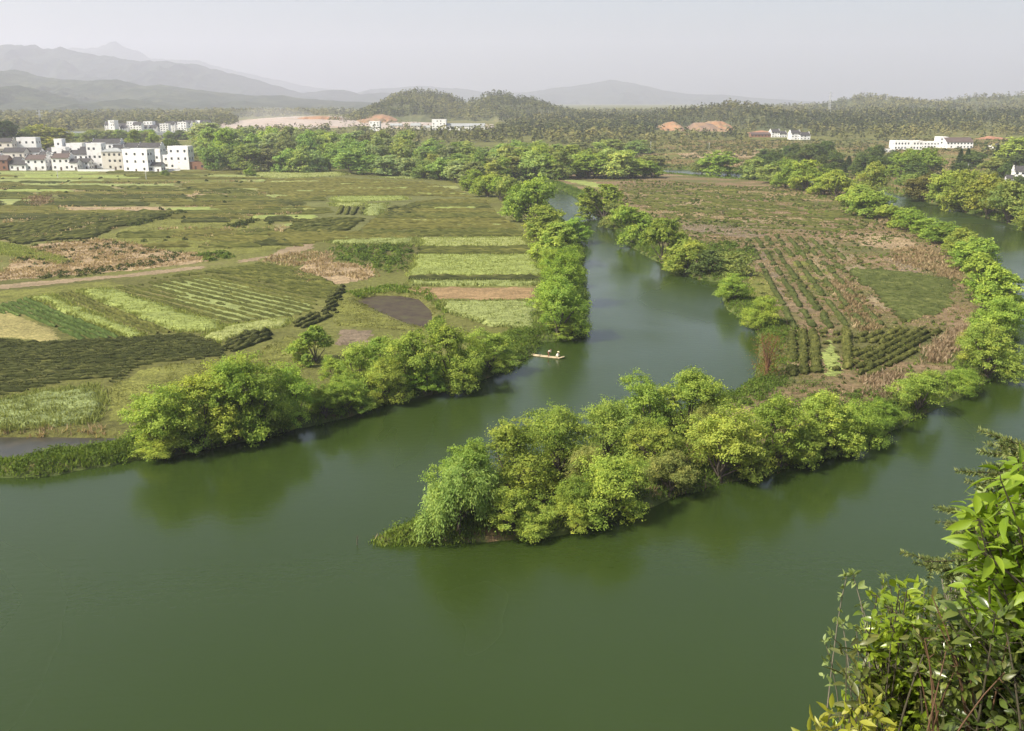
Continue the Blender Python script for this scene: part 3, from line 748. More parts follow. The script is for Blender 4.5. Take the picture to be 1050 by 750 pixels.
def field_grid(name, label, pts, mat, height=0.0, step=1.0, rough_h=.35, seed=1, kind='stuff', cat='field', edge=.9, lift=.03, along=None, rowgap=0.0):
    """one crop: a sheet of cells kept inside the field's ragged outline, raised to the crop's height"""
    poly = wpoly(pts); mn = poly.min(0) - step; mx = poly.max(0) + step
    nx = int((mx[0] - mn[0]) / step) + 2; ny = int((mx[1] - mn[1]) / step) + 2
    X, Y = np.meshgrid(mn[0] + np.arange(nx) * step, mn[1] + np.arange(ny) * step)
    rng = np.random.default_rng(seed)
    X = X + rng.uniform(-.3, .3, X.shape) * step; Y = Y + rng.uniform(-.3, .3, X.shape) * step
    Pq = np.stack([X.ravel(), Y.ravel()], 1)
    d = sdf(Pq, poly) + edge * 4 * (fbm(Pq[:, 0] / 7, Pq[:, 1] / 7, seed, 3) - .5)
    ins = (d > 0) & (river_sd(Pq) > 3.0)
    ins &= (sdf(Pq, POND1) < -1.5) & (sdf(Pq, POND2) < -1.5)
    ins = ins.reshape(ny, nx)
    cell = ins[:-1, :-1] & ins[1:, :-1] & ins[1:, 1:] & ins[:-1, 1:]
    idx = np.arange(nx * ny).reshape(ny, nx)
    f = np.stack([idx[:-1, :-1][cell], idx[:-1, 1:][cell], idx[1:, 1:][cell], idx[1:, :-1][cell]], 1)
    used, inv = np.unique(f, return_inverse=True); f = inv.reshape(-1, 4)
    Q = Pq[used]; full = np.zeros(ny * nx, bool)
    c4 = np.zeros((ny, nx), int); c4[:-1, :-1] += cell; c4[1:, :-1] += cell; c4[1:, 1:] += cell; c4[:-1, 1:] += cell
    inner = (c4.ravel() == 4)[used]
    zz = gz(Q) + lift
    n1 = fbm(Q[:, 0] / 2.2, Q[:, 1] / 2.2, seed + 5, 3); r = rng.uniform(0, 1, len(Q))
    hh = height * (1 - rough_h + rough_h * (n1 * 1.2 + r * .8 - .5))
    zz = zz + np.where(inner, np.maximum(hh, 0.0), -.15 if height > 0.1 else 0.0)
    tone = np.clip(.5 + .5 * (fbm(Q[:, 0] / 9, Q[:, 1] / 4, seed + 8, 3) - .5) + .3 * (r - .5), 0, 1)
    me = npmesh(name, np.stack([Q[:, 0], Q[:, 1], zz], 1), f, tone=tone, smooth=height < .1, mat=mat)
    return tag(obj(name, me), label, cat, kind=kind)

def rows(name, label, pts, d0, d1, spacing, mat, w=.55, h=.8, ds=.9, seed=1, gap=.04, cat='tea hedges', jit_=.16, leafy=0, rag=0):
    """clipped hedge rows inside a field outline, running along the picture direction d0 -> d1"""
    poly = wpoly(pts); a = G(*d0)[:2]; b_ = G(*d1)[:2]; d = (b_ - a) / np.linalg.norm(b_ - a); n = np.array([-d[1], d[0]])
    s = poly @ d; q = poly @ n; rng = np.random.default_rng(seed)
    tt = np.arange(s.min(), s.max(), ds); kk = np.arange(q.min(), q.max(), spacing)
    T, K = np.meshgrid(tt, kk); sh = T.shape
    K = K + rng.normal(0, .06, sh) + (fbm(T / 15, K / 3, seed + 2, 2) - .5) * spacing * .22
    T = T + rng.uniform(0, ds, (sh[0], 1))
    C = d[None, None] * T[..., None] + n[None, None] * K[..., None]; Pq = C.reshape(-1, 2)
    ins = (sdf(Pq, poly) + .8 * rng.normal(size=len(Pq)) * .4 > 0) & (river_sd(Pq) > 3)
    ins &= (sdf(Pq, POND2) < -1.2)
    if rag: ins &= sdf(Pq, poly) > rag * fbm(Pq[:, 0] / 6, Pq[:, 1] / 6, seed + 31, 3)
    ins = ins.reshape(sh) & (rng.uniform(size=sh) > gap * .3) & (fbm(T / 6, K / 4, seed + 4, 3) > .18 + gap)
    zz = gz(Pq).reshape(sh)
    ww = w * (1 + rng.normal(0, jit_, sh)); hh = h * (1 + rng.normal(0, jit_, sh)) * (.85 + .3 * fbm(T / 8, K / 8, seed, 2))
    okk = ins[:, :-1] & ins[:, 1:]
    L0 = np.pad(okk, ((0, 0), (1, 0))); R0 = np.pad(okk, ((0, 0), (0, 1)))
    end = ins & ~(L0 & R0); ww = np.where(end, ww * .55, ww); hh = np.where(end, hh * .45, hh)
    lump = .75 + .5 * rng.uniform(size=sh); hh = hh * np.where(rng.uniform(size=sh) < .3, lump, 1); ww = ww * np.where(rng.uniform(size=sh) < .3, lump, 1)
    prof = [(-1, -.05), (-1.02, .5), (-.62, .97), (0, 1.05), (.62, .97), (1.02, .5), (1, -.05)]
    V = np.empty(sh + (7, 3)); tone = np.empty(sh + (7,)); rowt = rng.normal(0, .07, (sh[0], 1)) + .25 * (fbm(T / 5, K / 5, seed + 6, 2) - .5)
    for j, (o, z_) in enumerate(prof):
        oo = ww * o * (1 + rng.normal(0, .10, sh)); hz_ = hh * z_ * (1 + rng.normal(0, .10, sh))
        V[..., j, 0] = C[..., 0] + n[0] * oo + rng.normal(0, .05, sh); V[..., j, 1] = C[..., 1] + n[1] * oo; V[..., j, 2] = zz + hz_
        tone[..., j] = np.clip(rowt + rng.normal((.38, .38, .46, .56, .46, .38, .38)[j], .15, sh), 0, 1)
    idx = np.arange(sh[0] * sh[1] * 7).reshape(sh + (7,))
    ok = ins[:, :-1] & ins[:, 1:]
    f = []
    for j in range(6):
        f.append(np.stack([idx[:, :-1, j][ok], idx[:, 1:, j][ok], idx[:, 1:, j + 1][ok], idx[:, :-1, j + 1][ok]], 1))
    st = ok & ~np.pad(ok, ((0, 0), (1, 0)))[:, :-1]; en = ok & ~np.pad(ok, ((0, 0), (0, 1)))[:, 1:]
    caps = np.concatenate([idx[:, :-1][st], idx[:, 1:][en][:, ::-1]], 0)
    f = np.concatenate(f)
    used, inv = np.unique(np.concatenate([f.ravel(), caps.ravel()]), return_inverse=True)
    f2 = inv[:f.size].reshape(-1, 4); c2 = inv[f.size:].reshape(-1, 7)
    me = npmesh(name, V.reshape(-1, 3)[used], [f2[:, ::-1], c2], tone=tone.ravel()[used], mat=mat)
    o = tag(obj(name, me), label, cat, kind='stuff')
    if leafy:                                                   # loose shoots over the clipped faces
        m3 = np.nonzero(okk.ravel())[0]; m3 = np.repeat(m3, leafy); r_ = m3 // okk.shape[1]; c_ = m3 % okk.shape[1]
        j_ = rng.integers(1, 6, len(m3)); a_ = rng.uniform(size=(len(m3), 1)); b2 = rng.uniform(size=(len(m3), 1))
        Vp = V[r_, c_, j_] * (1 - a_) + V[r_, c_ + 1, j_] * a_; Vq = V[r_, c_, np.minimum(j_ + 1, 6)] * (1 - a_) + V[r_, c_ + 1, np.minimum(j_ + 1, 6)] * a_
        Pl = Vp * (1 - b2 * .5) + Vq * b2 * .5 + rng.normal(0, .06, (len(m3), 3)) + [0, 0, .05]
        V2, F2 = leaf_quads(Pl, unit(rng.normal(size=(len(m3), 3)) + [0, 0, .8]), rng.uniform(.22, .48, len(m3)), rng.uniform(.12, .24, len(m3)), rng)
        me2 = npmesh('tea_shoots', V2, F2, tone=np.repeat(np.clip(rng.normal(.55, .2, len(m3)), 0, 1), 4), mat=mat)
        s2 = obj('tea_shoots', me2, o)
    return o

def tufts(name, label, pts, dens, k, h, w, mat, seed=1, spread=.3, lean=.35, cat='grass', patch=None, pscale=8.0, keep=1.0, tmean=.5, sd_band=None, poly=None, aniso=1.0):
    rng = np.random.default_rng(seed)
    poly = wpoly(pts) if poly is None else poly
    Q = pts_in(poly, dens, rng, keep)
    if sd_band: s = river_sd(Q); Q = Q[(s > sd_band[0]) & (s < sd_band[1])]
    Q = Q[(sdf(Q, POND1) < .3) & (sdf(Q, POND2) < .3)]
    if patch is not None: Q = Q[fbm(Q[:, 0] / (pscale * aniso), Q[:, 1] / pscale, seed + 1, 3) + rng.normal(0, .04, len(Q)) > patch]
    Pq = np.stack([Q[:, 0], Q[:, 1], gz(Q) - .05], 1)
    dist = np.hypot(Q[:, 0], Q[:, 1]); sc = np.clip(dist / 170, 1, 2.2)
    V, F_ = blades(Pq, k, h, w * sc, rng, lean, spread * sc)
    t = np.clip(np.repeat(rng.normal(tmean, .13, len(Q)) , k) + rng.normal(0, .1, len(Q) * k), 0, 1)
    me = npmesh(name, V, F_, tone=np.repeat(t, 5), mat=mat)
    return tag(obj(name, me), label, cat, kind='stuff')

def scrub(name, label, pts, dens, rad, m_, size, mat, seed=1, patch=None, pscale=8.0, keep=.3, sd_band=None, cat='undergrowth', poly=None, zf=.6, tmean=.5, aniso=1.0):
    """low leafy clumps merged into one mass of ground cover"""
    rng = np.random.default_rng(seed)
    poly = wpoly(pts) if poly is None else poly
    Q = pts_in(poly, dens, rng, keep)
    if sd_band: s = river_sd(Q); Q = Q[(s > sd_band[0]) & (s < sd_band[1])]
    Q = Q[(sdf(Q, POND1) < .3) & (sdf(Q, POND2) < .3)]
    if patch is not None: Q = Q[fbm(Q[:, 0] / (pscale * aniso), Q[:, 1] / pscale, seed + 1, 3) + rng.normal(0, .04, len(Q)) > patch]
    n = len(Q); rr = rad * rng.uniform(.55, 1.4, n); dist = np.hypot(Q[:, 0], Q[:, 1]); sc = np.clip(dist / 200, 1, 2)
    mm = m_
    d = unit(rng.normal(size=(n * mm, 3)) + np.array([0, 0, .5])); d[:, 2] = np.abs(d[:, 2])
    r3 = np.repeat(rr, mm) * rng.uniform(.6, 1.1, n * mm)
    z0 = np.maximum(gz(Q), .05)
    Pq = np.repeat(np.stack([Q[:, 0], Q[:, 1], z0], 1), mm, 0) + d * r3[:, None] * np.array([1, 1, zf * 1.5])
    Nn = unit(d + rng.normal(0, .5, d.shape) + [0, 0, .4]); sz = size * rng.uniform(.6, 1.4, n * mm) * np.repeat(sc, mm)
    V, F_ = leaf_quads(Pq, Nn, sz, sz * .6, rng)
    t = np.clip(np.repeat(rng.normal(tmean, .15, n), mm) + rng.normal(0, .1, n * mm), 0, 1)
    me = npmesh(name, V, F_, tone=np.repeat(t, 4), mat=mat)
    return tag(obj(name, me), label, cat, kind='stuff')

def tonemat(name, a, b, c, trans=.25): return mat_leaf(name, [(.15, a), (.5, b), (.85, c)], trans=trans, objcol=False)
def k_(c, f): return tuple(v * f for v in c)
def groundmat(name, c, var=.3, n=.25, stretch=(.5, 1.4, 1), bump=.35, tone=.5): return mat_noise(name, [(.25, k_(c, 1 - var)), (.5, c), (.75, k_(c, 1 + var))], scale=stretch, nscale=n, detail=7, rough=.95, bump=bump, bscale=2.2, tone=tone, spec=.1, fine=1.6)
T_DARK = tonemat('tea_dark', (.030, .036, .014), (.058, .066, .022), (.125, .125, .042), .1)
T_MID = tonemat('tea_mid', (.05, .058, .018), (.092, .10, .028), (.165, .165, .046), .15)
T_OLIVE = tonemat('tea_olive', (.07, .072, .022), (.125, .122, .034), (.20, .19, .055), .15)
T_GREEN = tonemat('tea_green', (.05, .075, .022), (.085, .125, .034), (.14, .18, .055), .2)
T_MGREEN = tonemat('tea_moss_green', (.055, .068, .022), (.088, .105, .032), (.15, .16, .055), .15)
M_BRIGHT = groundmat('bright_crop', (.225, .262, .075), .4, .7)
M_YELLOW = groundmat('yellow_green_crop', (.255, .275, .095), .38, .7)
M_PALE = groundmat('pale_green_crop', (.22, .25, .085), .38, .6)
M_SILVER = groundmat('silvery_crop', (.19, .225, .085), .4, .9)
M_MEADOW = groundmat('olive_meadow', (.145, .15, .036), .4, .4, (1, 1, 1))
M_GRASS = groundmat('bank_meadow', (.13, .17, .035), .4, .35, (1, 1, 1))
M_TANSOIL = groundmat('tan_soil', (.29, .215, .125), .4, .4, (1, 1, 1))
M_ORANGE = groundmat('orange_soil', (.25, .17, .085), .4, .6, (.4, 1.6, 1))
M_DTAN = groundmat('dull_tan_soil', (.24, .19, .11), .4, .5, (1, 1, 1))
M_REDSOIL = groundmat('reddish_soil', (.18, .135, .078), .4, .5, (1, 1, 1))
M_PINK = groundmat('pinkish_soil', (.175, .135, .09), .4, .6, (1, 1, 1))
M_TRACK = groundmat('dirt_track', (.25, .19, .115), .25, .3, (1, 1, 1))
M_OLIVEFIELD = groundmat('olive_tea_ground', (.12, .125, .04), .35, .25, (.25, 1.6, 1))
T_REED = tonemat('dry_reed', (.21, .155, .08), (.35, .265, .15), (.50, .40, .24), .3)
T_DRYRED = tonemat('dry_red_grass', (.14, .095, .055), (.24, .17, .10), (.36, .28, .18), .25)
T_GRASS = tonemat('fresh_grass', (.09, .15, .025), (.15, .22, .035), (.24, .30, .06), .35)
T_OLGR = tonemat('olive_grass', (.10, .11, .03), (.16, .165, .045), (.25, .24, .08), .3)
T_SCRUB = tonemat('green_scrub', (.06, .095, .02), (.105, .16, .03), (.17, .22, .04), .35)
T_DSCRUB = tonemat('dark_scrub', (.035, .05, .016), (.06, .08, .022), (.11, .12, .035), .25)
T_YELCROP = tonemat('yellow_crop_blades', (.16, .19, .05), (.25, .29, .075), (.38, .40, .12), .3)
T_PALECROP = tonemat('pale_crop_blades', (.15, .18, .055), (.23, .265, .08), (.34, .37, .12), .3)

# ---------------- left plain: the near tea block and the diagonal strips
NEAR_TEA = [(-120, 347), (0, 348), (53, 353), (112, 348), (195, 343), (222, 350), (236, 358), (229, 367), (196, 369), (166, 373), (141, 378), (118, 394), (99, 388), (70, 391), (35, 399), (0, 408), (-120, 415)]
rows('tea_hedges', 'near dark tea hedges in tight level rows above the bank grove', NEAR_TEA, (0, 378), (200, 366), 1.6, T_DARK, w=.44, h=.5, ds=.8, seed=2, gap=.0, leafy=7)
rows('tea_hedges', 'short curved black tea hedges at the tip of the near block', [(228, 353), (252, 341), (276, 339), (281, 348), (262, 356), (236, 362)], (230, 358), (276, 342), 1.7, T_DARK, w=.55, h=.65, ds=.8, seed=3, gap=0, leafy=9)
rows('tea_hedges', 'clipped tea hedges beside the tan reeds at the meadow corner', [(300, 330), (330, 318), (338, 300), (352, 292), (354, 300), (345, 322), (322, 336), (300, 342)], (300, 338), (346, 318), 1.8, T_DARK, w=.55, h=.7, ds=.9, seed=4, gap=.08, leafy=9)
field_grid('bare_strip', 'yellowish stubble strip at the end of the diagonal strips', [(-120, 330), (0, 317), (32, 327), (78, 349), (53, 352), (0, 347), (-120, 346)], groundmat('stubble', (.25, .22, .085), .3, .4, (1, 1, 1)), .12, .8, seed=5)
rows('tea_hedges', 'dark green tea strip running diagonally beside the stubble', [(-40, 318), (0, 312), (30, 306), (127, 347), (82, 350), (32, 327)], (30, 308), (125, 347), 1.7, T_GREEN, w=.45, h=.6, ds=.9, seed=6, gap=.0, leafy=5)
field_grid('crop_strip', 'bright green diagonal crop strip between two tea strips', [(30, 306), (55, 302), (152, 345), (126, 347)], M_BRIGHT, .5, .8, seed=7)
tufts('crop_stems', 'stems standing over the ' + 'bright green diagonal crop strip between two tea strips', [(30, 306), (55, 302), (152, 345), (126, 347)], 3.2, 4, .85, .15, T_YELCROP, seed=588, spread=.35)
rows('tea_hedges', 'striped tea strip with pale soil showing between rows', [(56, 302), (76, 299), (184, 341), (153, 345)], (65, 301), (168, 343), 1.9, T_MID, w=.45, h=.6, ds=.9, seed=8, gap=0, leafy=5)
field_grid('crop_strip', 'broader bright green diagonal crop strip before the large tea field', [(76, 299), (110, 296), (226, 331), (240, 341), (184, 342)], M_BRIGHT, .5, .8, seed=9)
tufts('crop_stems', 'stems standing over the ' + 'broader bright green diagonal crop strip before the large tea field', [(76, 299), (110, 296), (226, 331), (240, 341), (184, 342)], 3.2, 4, .85, .15, T_YELCROP, seed=559, spread=.35)
field_grid('crop_strip', 'light green crop along the lower edge of the large tea field', [(205, 346), (228, 335), (255, 331), (280, 328), (302, 327), (293, 336), (262, 341), (240, 347), (224, 353)], M_YELLOW, .5, .8, seed=10)
tufts('crop_stems', 'stems standing over the ' + 'light green crop along the lower edge of the large tea field', [(205, 346), (228, 335), (255, 331), (280, 328), (302, 327), (293, 336), (262, 341), (240, 347), (224, 353)], 3.2, 4, .85, .15, T_YELCROP, seed=660, spread=.35)
rows('tea_hedges', 'large tea field in oblique rows with pale furrows', [(110, 296), (150, 290), (215, 282), (255, 286), (330, 306), (322, 320), (300, 326), (255, 330), (228, 333), (190, 322)], (150, 290), (300, 326), 2.7, T_MID, w=.48, h=.42, ds=1.0, seed=11, gap=0, leafy=5)
field_grid('bare_strip', 'pale furrowed soil under the large oblique tea field', [(150, 292), (215, 284), (320, 310), (318, 322), (280, 327), (228, 331)], M_PALE, .02, 1.2, seed=12, cat='soil')
rows('tea_hedges', 'dense olive tea field above the large oblique one', [(118, 291), (215, 278), (262, 271), (300, 275), (335, 286), (352, 297), (345, 316), (330, 306), (255, 285), (215, 281)], (150, 284), (330, 300), 2.1, T_MID, w=.58, h=.55, ds=1.1, seed=13, gap=.0, leafy=5)
field_grid('meadow', 'olive meadow strip below the dirt track', [(-120, 316), (-120, 304), (0, 299), (110, 288), (132, 293), (108, 297), (30, 306), (0, 312)], M_MEADOW, .06, 1.0, seed=14, cat='meadow')
field_grid('dirt_track', 'pale dirt track running below the tan reed bed', [(-120, 305), (0, 292), (70, 285.5), (150, 279), (208, 272), (212, 275), (160, 282), (110, 287), (0, 297), (-120, 309)], M_TRACK, 0, 1.2, seed=15, kind='structure', cat='track')
field_grid('dry_field', 'tan litter ground under the dry reeds', [(-120, 284), (0, 280), (38, 250), (110, 246), (168, 257), (225, 262), (210, 270), (150, 277), (60, 284), (0, 289), (-120, 298)], M_TANSOIL, .1, 1.2, seed=16, cat='field')
scrub('field_scrub', 'dull low scrub between the dry reeds', [(0, 280), (38, 250), (110, 246), (168, 257), (215, 262), (150, 276), (60, 283)], .12, .8, 22, .4, T_DSCRUB, seed=1700, patch=.5, pscale=6)
tufts('dry_reeds', 'tan dry reeds beside the dirt track', [(-120, 284), (0, 280), (38, 250), (110, 246), (168, 257), (225, 262), (210, 268), (150, 276), (60, 283), (0, 288)], .6, 8, .75, .24, T_REED, seed=17, spread=.7, cat='reeds', patch=.46, pscale=5)
scrub('field_scrub', 'dark low scrub lining the edge of the dirt track', [(40, 282), (90, 277), (150, 270), (178, 262), (182, 266), (150, 276), (90, 283), (42, 287)], .22, 1.0, 26, .4, T_DSCRUB, seed=18)
field_grid('crop_strip', 'bright grass lane cutting into the reed bed', [(-120, 247), (-60, 243), (0, 249), (30, 255), (72, 267), (64, 272), (20, 264), (0, 261), (-120, 260)], M_BRIGHT, .2, 1.0, seed=19)
tufts('crop_stems', 'stems standing over the ' + 'bright grass lane cutting into the reed bed', [(-120, 247), (-60, 243), (0, 249), (30, 255), (72, 267), (64, 272), (20, 264), (0, 261), (-120, 260)], 3.2, 4, .85, .15, T_YELCROP, seed=767, spread=.35)
rows('tea_hedges', 'long dark tea field curving above the reed bed', [(-140, 232), (0, 232), (60, 224), (120, 219), (190, 217), (175, 222), (120, 234), (95, 245), (40, 248), (20, 252), (0, 246), (-140, 240)], (0, 242), (180, 220), 2.0, T_MID, w=.8, h=.8, ds=1.4, seed=20, gap=.02)
tufts('dry_reeds', 'dry grass streak along the curved tea field', [(-60, 246), (20, 240), (90, 226), (150, 222), (110, 232), (60, 243), (0, 250)], .1, 7, 1.3, .3, T_REED, seed=21, spread=.6, cat='reeds', patch=.5)
field_grid('meadow', 'broad olive meadow in the middle of the plain', [(95, 246), (122, 235), (180, 221), (225, 217), (262, 219), (285, 232), (300, 245), (282, 258), (232, 262), (168, 256)], M_MEADOW, .1, 1.4, seed=22, cat='meadow')
scrub('field_scrub', 'dark scrub line along the upper meadow edge', [(125, 231), (165, 222), (190, 217), (192, 220), (165, 226), (128, 235)], .2, 1.1, 22, .5, T_DSCRUB, seed=23)
scrub('field_scrub', 'dark scrub step in the broad olive meadow', [(232, 232), (262, 225), (266, 227), (236, 235)], .3, 1.1, 22, .5, T_DSCRUB, seed=24)
scrub('field_scrub', 'bright clipped bush clump in the reed bed end', [(205, 262), (225, 260), (240, 262), (238, 267), (212, 268)], .35, 1.2, 24, .5, T_SCRUB, seed=25)
rows('tea_hedges', 'faint tea rows across the broad olive meadow', [(150, 240), (220, 232), (290, 246), (270, 252), (200, 248)], (150, 240), (270, 252), 2.6, T_OLIVE, w=.8, h=.5, ds=1.5, seed=26, gap=.12)
# upper plain: a patchwork of long level strips below the village
ub = np.random.default_rng(40)
yb_ = 176.3; j = 0
while yb_ < 222:
    th = (1.5 + (yb_ - 176) * .05) * ub.uniform(.7, 1.5); y0, y1 = yb_, yb_ + th
    xr = min(268 + (y0 - 176) * 1.5, 330); x = -140 - ub.uniform(0, 60); k = 0
    while x < xr - 12:
        x2 = min(x + ub.uniform(45, 170), xr); sl_ = ub.uniform(-4, 8)
        pts = [(x, y0 + ub.uniform(-.2, .3)), ((x + x2) / 2, y0 + ub.uniform(-.4, .5)), (x2 - 2, y0 + ub.uniform(-.2, .3)), (x2 + sl_, y1), ((x + x2) / 2, y1 + ub.uniform(-.4, .4)), (x + sl_ + 2, y1)]
        c_ = ub.choice(7, p=[.30, .26, .22, .08, .07, .03, .04]); where = f'strip {ordn[min(k, 24)]} along in the {ordn[min(j, 24)]} row of plots below the village'
        if c_ < 3: rows('tea_hedges', ('olive', 'deep green', 'dark')[c_] + ' tea ' + where, pts, (x, y0 + 1), (x2, y0 + 1 + ub.uniform(-.5, .8)), 2.2 + .02 * (222 - y0), (T_OLIVE, T_MID, T_DARK)[c_], w=.8, h=.7, ds=2.4, seed=400 + j * 20 + k, gap=ub.choice([0, .04, .12]))
        else: field_grid('crop_strip', ('pale crop', 'bright crop', 'tan bare', 'meadow')[c_ - 3] + ' ' + where, pts, (M_PALE, M_BRIGHT, M_TANSOIL, M_MEADOW)[c_ - 3], .4 if c_ < 5 else .05, 1.7, seed=400 + j * 20 + k, edge=1.0)
        x = x2 + ub.uniform(0, 4); k += 1
    yb_ = y1 + ub.uniform(.05, .35); j += 1
for j, (pts, mt, lab) in enumerate([
    ([(-60, 187), (70, 185), (125, 190), (60, 189), (-60, 189)], M_PALE, 'pale grass balk across the upper tea bands'), ([(60, 191), (78, 189), (100, 196), (92, 196)], M_TRACK, 'small bare path slanting through the upper tea bands'),
    ([(140, 199), (240, 197), (262, 200), (180, 203)], M_TANSOIL, 'dry tan strip in the upper tea bands'), ([(225, 195), (262, 191), (268, 194), (235, 199)], M_YELLOW, 'yellowish patch at the end of the upper tea bands'),
    ([(-20, 207), (40, 205), (34, 210), (-20, 211)], M_YELLOW, 'yellow green patch with a rusty bush in the upper bands'), ([(160, 213), (252, 211), (262, 216), (180, 219)], M_BRIGHT, 'bright dotted seedling field above the broad meadow'),
    ([(0, 181.5), (130, 180), (240, 182), (130, 183), (0, 183)], M_BRIGHT, 'thin bright crop line below the village')]):
    field_grid('grass_strip', lab, pts, mt, .25, 1.6, seed=60 + j)
tufts('dry_reeds', 'rusty dry patch beside the yellow green corner of the upper bands', [(30, 203), (48, 202), (48, 212), (34, 213)], .2, 8, 1.6, .35, T_DRYRED, seed=70, spread=.8, cat='reeds')
scrub('field_scrub', 'scattered dark bushes over the plain below the village', [(-100, 178), (270, 178), (330, 250), (200, 260), (-100, 250)], .003, .9, 22, .6, T_DSCRUB, seed=71)
tufts('dry_reeds', 'dry tan tufts scattered over the tea plain', [(-100, 190), (300, 185), (330, 250), (200, 262), (-100, 245)], .05, 6, 1.0, .35, T_REED, seed=72, spread=.6, cat='reeds', patch=.60, pscale=9, aniso=3)
# ---------------- middle of the plain
field_grid('olive_ground', 'olive ground under the level tea of the middle plain', [(262, 183), (360, 180), (440, 186), (500, 204), (512, 226), (540, 244), (352, 244), (320, 232), (300, 214), (268, 196)], M_OLIVEFIELD, .04, 2.0, seed=80, cat='field')
for j, (pts, mt, lab) in enumerate([
    ([(258, 177.5), (330, 174.5), (364, 178.5), (345, 181), (310, 182.5), (264, 182.5)], M_YELLOW, 'pale yellow field at the foot of the grove'),
    ([(332, 190.5), (350, 187), (410, 186), (408, 189), (372, 191.5), (340, 193)], M_YELLOW, 'yellow green strip near the upper end of the middle plain'),
    ([(375, 182), (440, 181), (456, 184.5), (420, 184)], M_PALE, 'thin pale strip below the grove by the channel'),
    ([(336, 204.5), (344, 202), (416, 201.5), (420, 205.5), (345, 208)], M_BRIGHT, 'narrow bright field, upper of two in the middle plain'),
    ([(336, 209), (375, 207.5), (372, 212), (340, 212.5)], M_YELLOW, 'small bright field under the narrow one'),
    ([(374, 210), (400, 208), (392, 221), (371, 222)], M_PALE, 'pale striped seedling plot among the small tea plots'),
    ([(334, 248.5), (350, 244.3), (428, 244.3), (425, 251.5), (345, 251.5)], M_PALE, 'pale green field below the level olive tea'),
    ([(430, 245), (541, 244), (546, 252.5), (428, 254)], M_YELLOW, 'yellow green field, uppermost beside the channel trees'),
    ([(426, 262), (550, 262), (557, 284), (417, 284), (420, 272)], M_BRIGHT, 'largest bright green field beside the channel trees'),
    ([(418, 288), (556, 289), (556, 293.5), (416, 293.5)], M_PALE, 'thin pale strip between the dark hedge and the brown field'),
    ([(476, 237), (530, 236), (533, 239), (478, 239.5)], M_YELLOW, 'thin yellow line in the level olive tea'),
    ([(443, 309.5), (553, 309), (551, 340), (505, 336), (460, 322)], M_PALE, 'pale green field above the raft and the rounded tree')]):
    field_grid('crop_field', lab, pts, mt, .6, 1.0 if pts[0][1] > 240 else 1.5, seed=90 + j)
    tufts('crop_stems', 'stems standing over the ' + lab, pts, 2.2 if pts[0][1] > 240 else .8, 4, 1.0, .16, T_PALECROP if mt is M_PALE else T_YELCROP, seed=290 + j, spread=.35, tmean=.45)
for j, (pts, d0, d1, sp, mt, lab) in enumerate([
    ([(436, 205.5), (500, 205.5), (503, 209.5), (420, 209.5)], (380, 205.5), (520, 205.5), 2.4, T_OLIVE, 'topmost olive tea band of the middle plain'),
    ([(418, 210), (503, 210), (506, 214.5), (405, 214.5)], (380, 210), (520, 210), 2.4, T_MID, 'deep green tea band under the topmost olive one'),
    ([(404, 215), (506, 215), (510, 219.5), (392, 219.5)], (380, 215), (520, 215), 2.3, T_OLIVE, 'olive tea band beside the second row of channel trees'),
    ([(391, 220), (511, 220), (518, 224.5), (380, 224.5)], (380, 220), (520, 220), 2.3, T_MID, 'deep green tea band above the lower olive bands'),
    ([(379, 225), (519, 225), (526, 230), (374, 230)], (380, 225), (520, 225), 2.2, T_OLIVE, 'wide olive tea band, third above the yellow green field'),
    ([(373, 230.5), (527, 230.5), (533, 236), (369, 236)], (380, 230.5), (520, 230.5), 2.1, T_OLIVE, 'wide olive tea band, second above the yellow green field'),
    ([(368, 236.5), (534, 236.5), (540, 243), (365, 243)], (380, 236.5), (520, 236.5), 2.0, T_MID, 'wide green tea band just above the yellow green field'),
    ([(270, 185), (345, 183), (440, 188), (490, 203), (420, 201), (340, 201), (300, 210), (275, 200)], (280, 193), (440, 193), 3.0, T_OLIVE, 'far level olive tea between the pale strips'),
    ([(344, 213), (373, 213), (369, 222), (346, 220)], (358, 213), (354, 221), 3.0, T_MID, 'small plot of dark upright rows beside the seedlings'),
    ([(400, 213), (434, 212), (420, 222), (392, 224)], (400, 218), (430, 215), 2.6, T_DARK, 'small dark plot of tea beside the seedling plot'),
    ([(300, 226), (345, 225), (376, 224), (358, 238), (340, 241), (290, 240)], (300, 236), (365, 228), 2.6, T_MID, 'terraced tea plot beside the winding path'),
    ([(428, 254.5), (546, 253.5), (550, 261.5), (426, 261.5)], (430, 258), (546, 257.5), 1.6, T_MID, 'dark tea band between the two upper fields by the channel'),
    ([(417, 284.5), (557, 284.5), (557, 288.5), (417, 287.5)], (420, 286), (556, 286.5), 1.3, T_DARK, 'dark hedge line below the largest bright field'),
    ([(270, 240), (345, 238), (430, 241), (425, 246), (330, 248), (310, 254), (280, 250)], (280, 245), (420, 243), 2.6, T_OLIVE, 'olive tea strip above the shrubby corner')]):
    rows('tea_hedges', lab, pts, d0, d1, sp, mt, w=.9, h=.8, ds=1.4, seed=110 + j, gap=.03)
field_grid('brown_field', 'orange brown bare field between green strips', [(416, 294), (555, 294), (553, 308.5), (446, 308), (417, 300)], M_ORANGE, .12, 1.0, seed=130)
scrub('field_scrub', 'green shrubby corner left of the largest bright field', [(337, 254), (425, 252), (418, 272), (412, 281), (395, 280), (345, 268)], .16, 1.3, 30, .5, T_SCRUB, seed=131)
tufts('dry_reeds', 'tan reeds between the path and the brown pond', [(300, 284), (318, 268), (335, 262), (342, 270), (376, 272), (388, 284), (352, 290), (325, 292)], .6, 8, .9, .24, T_REED, seed=132, spread=.6, cat='reeds', patch=.42, pscale=5)
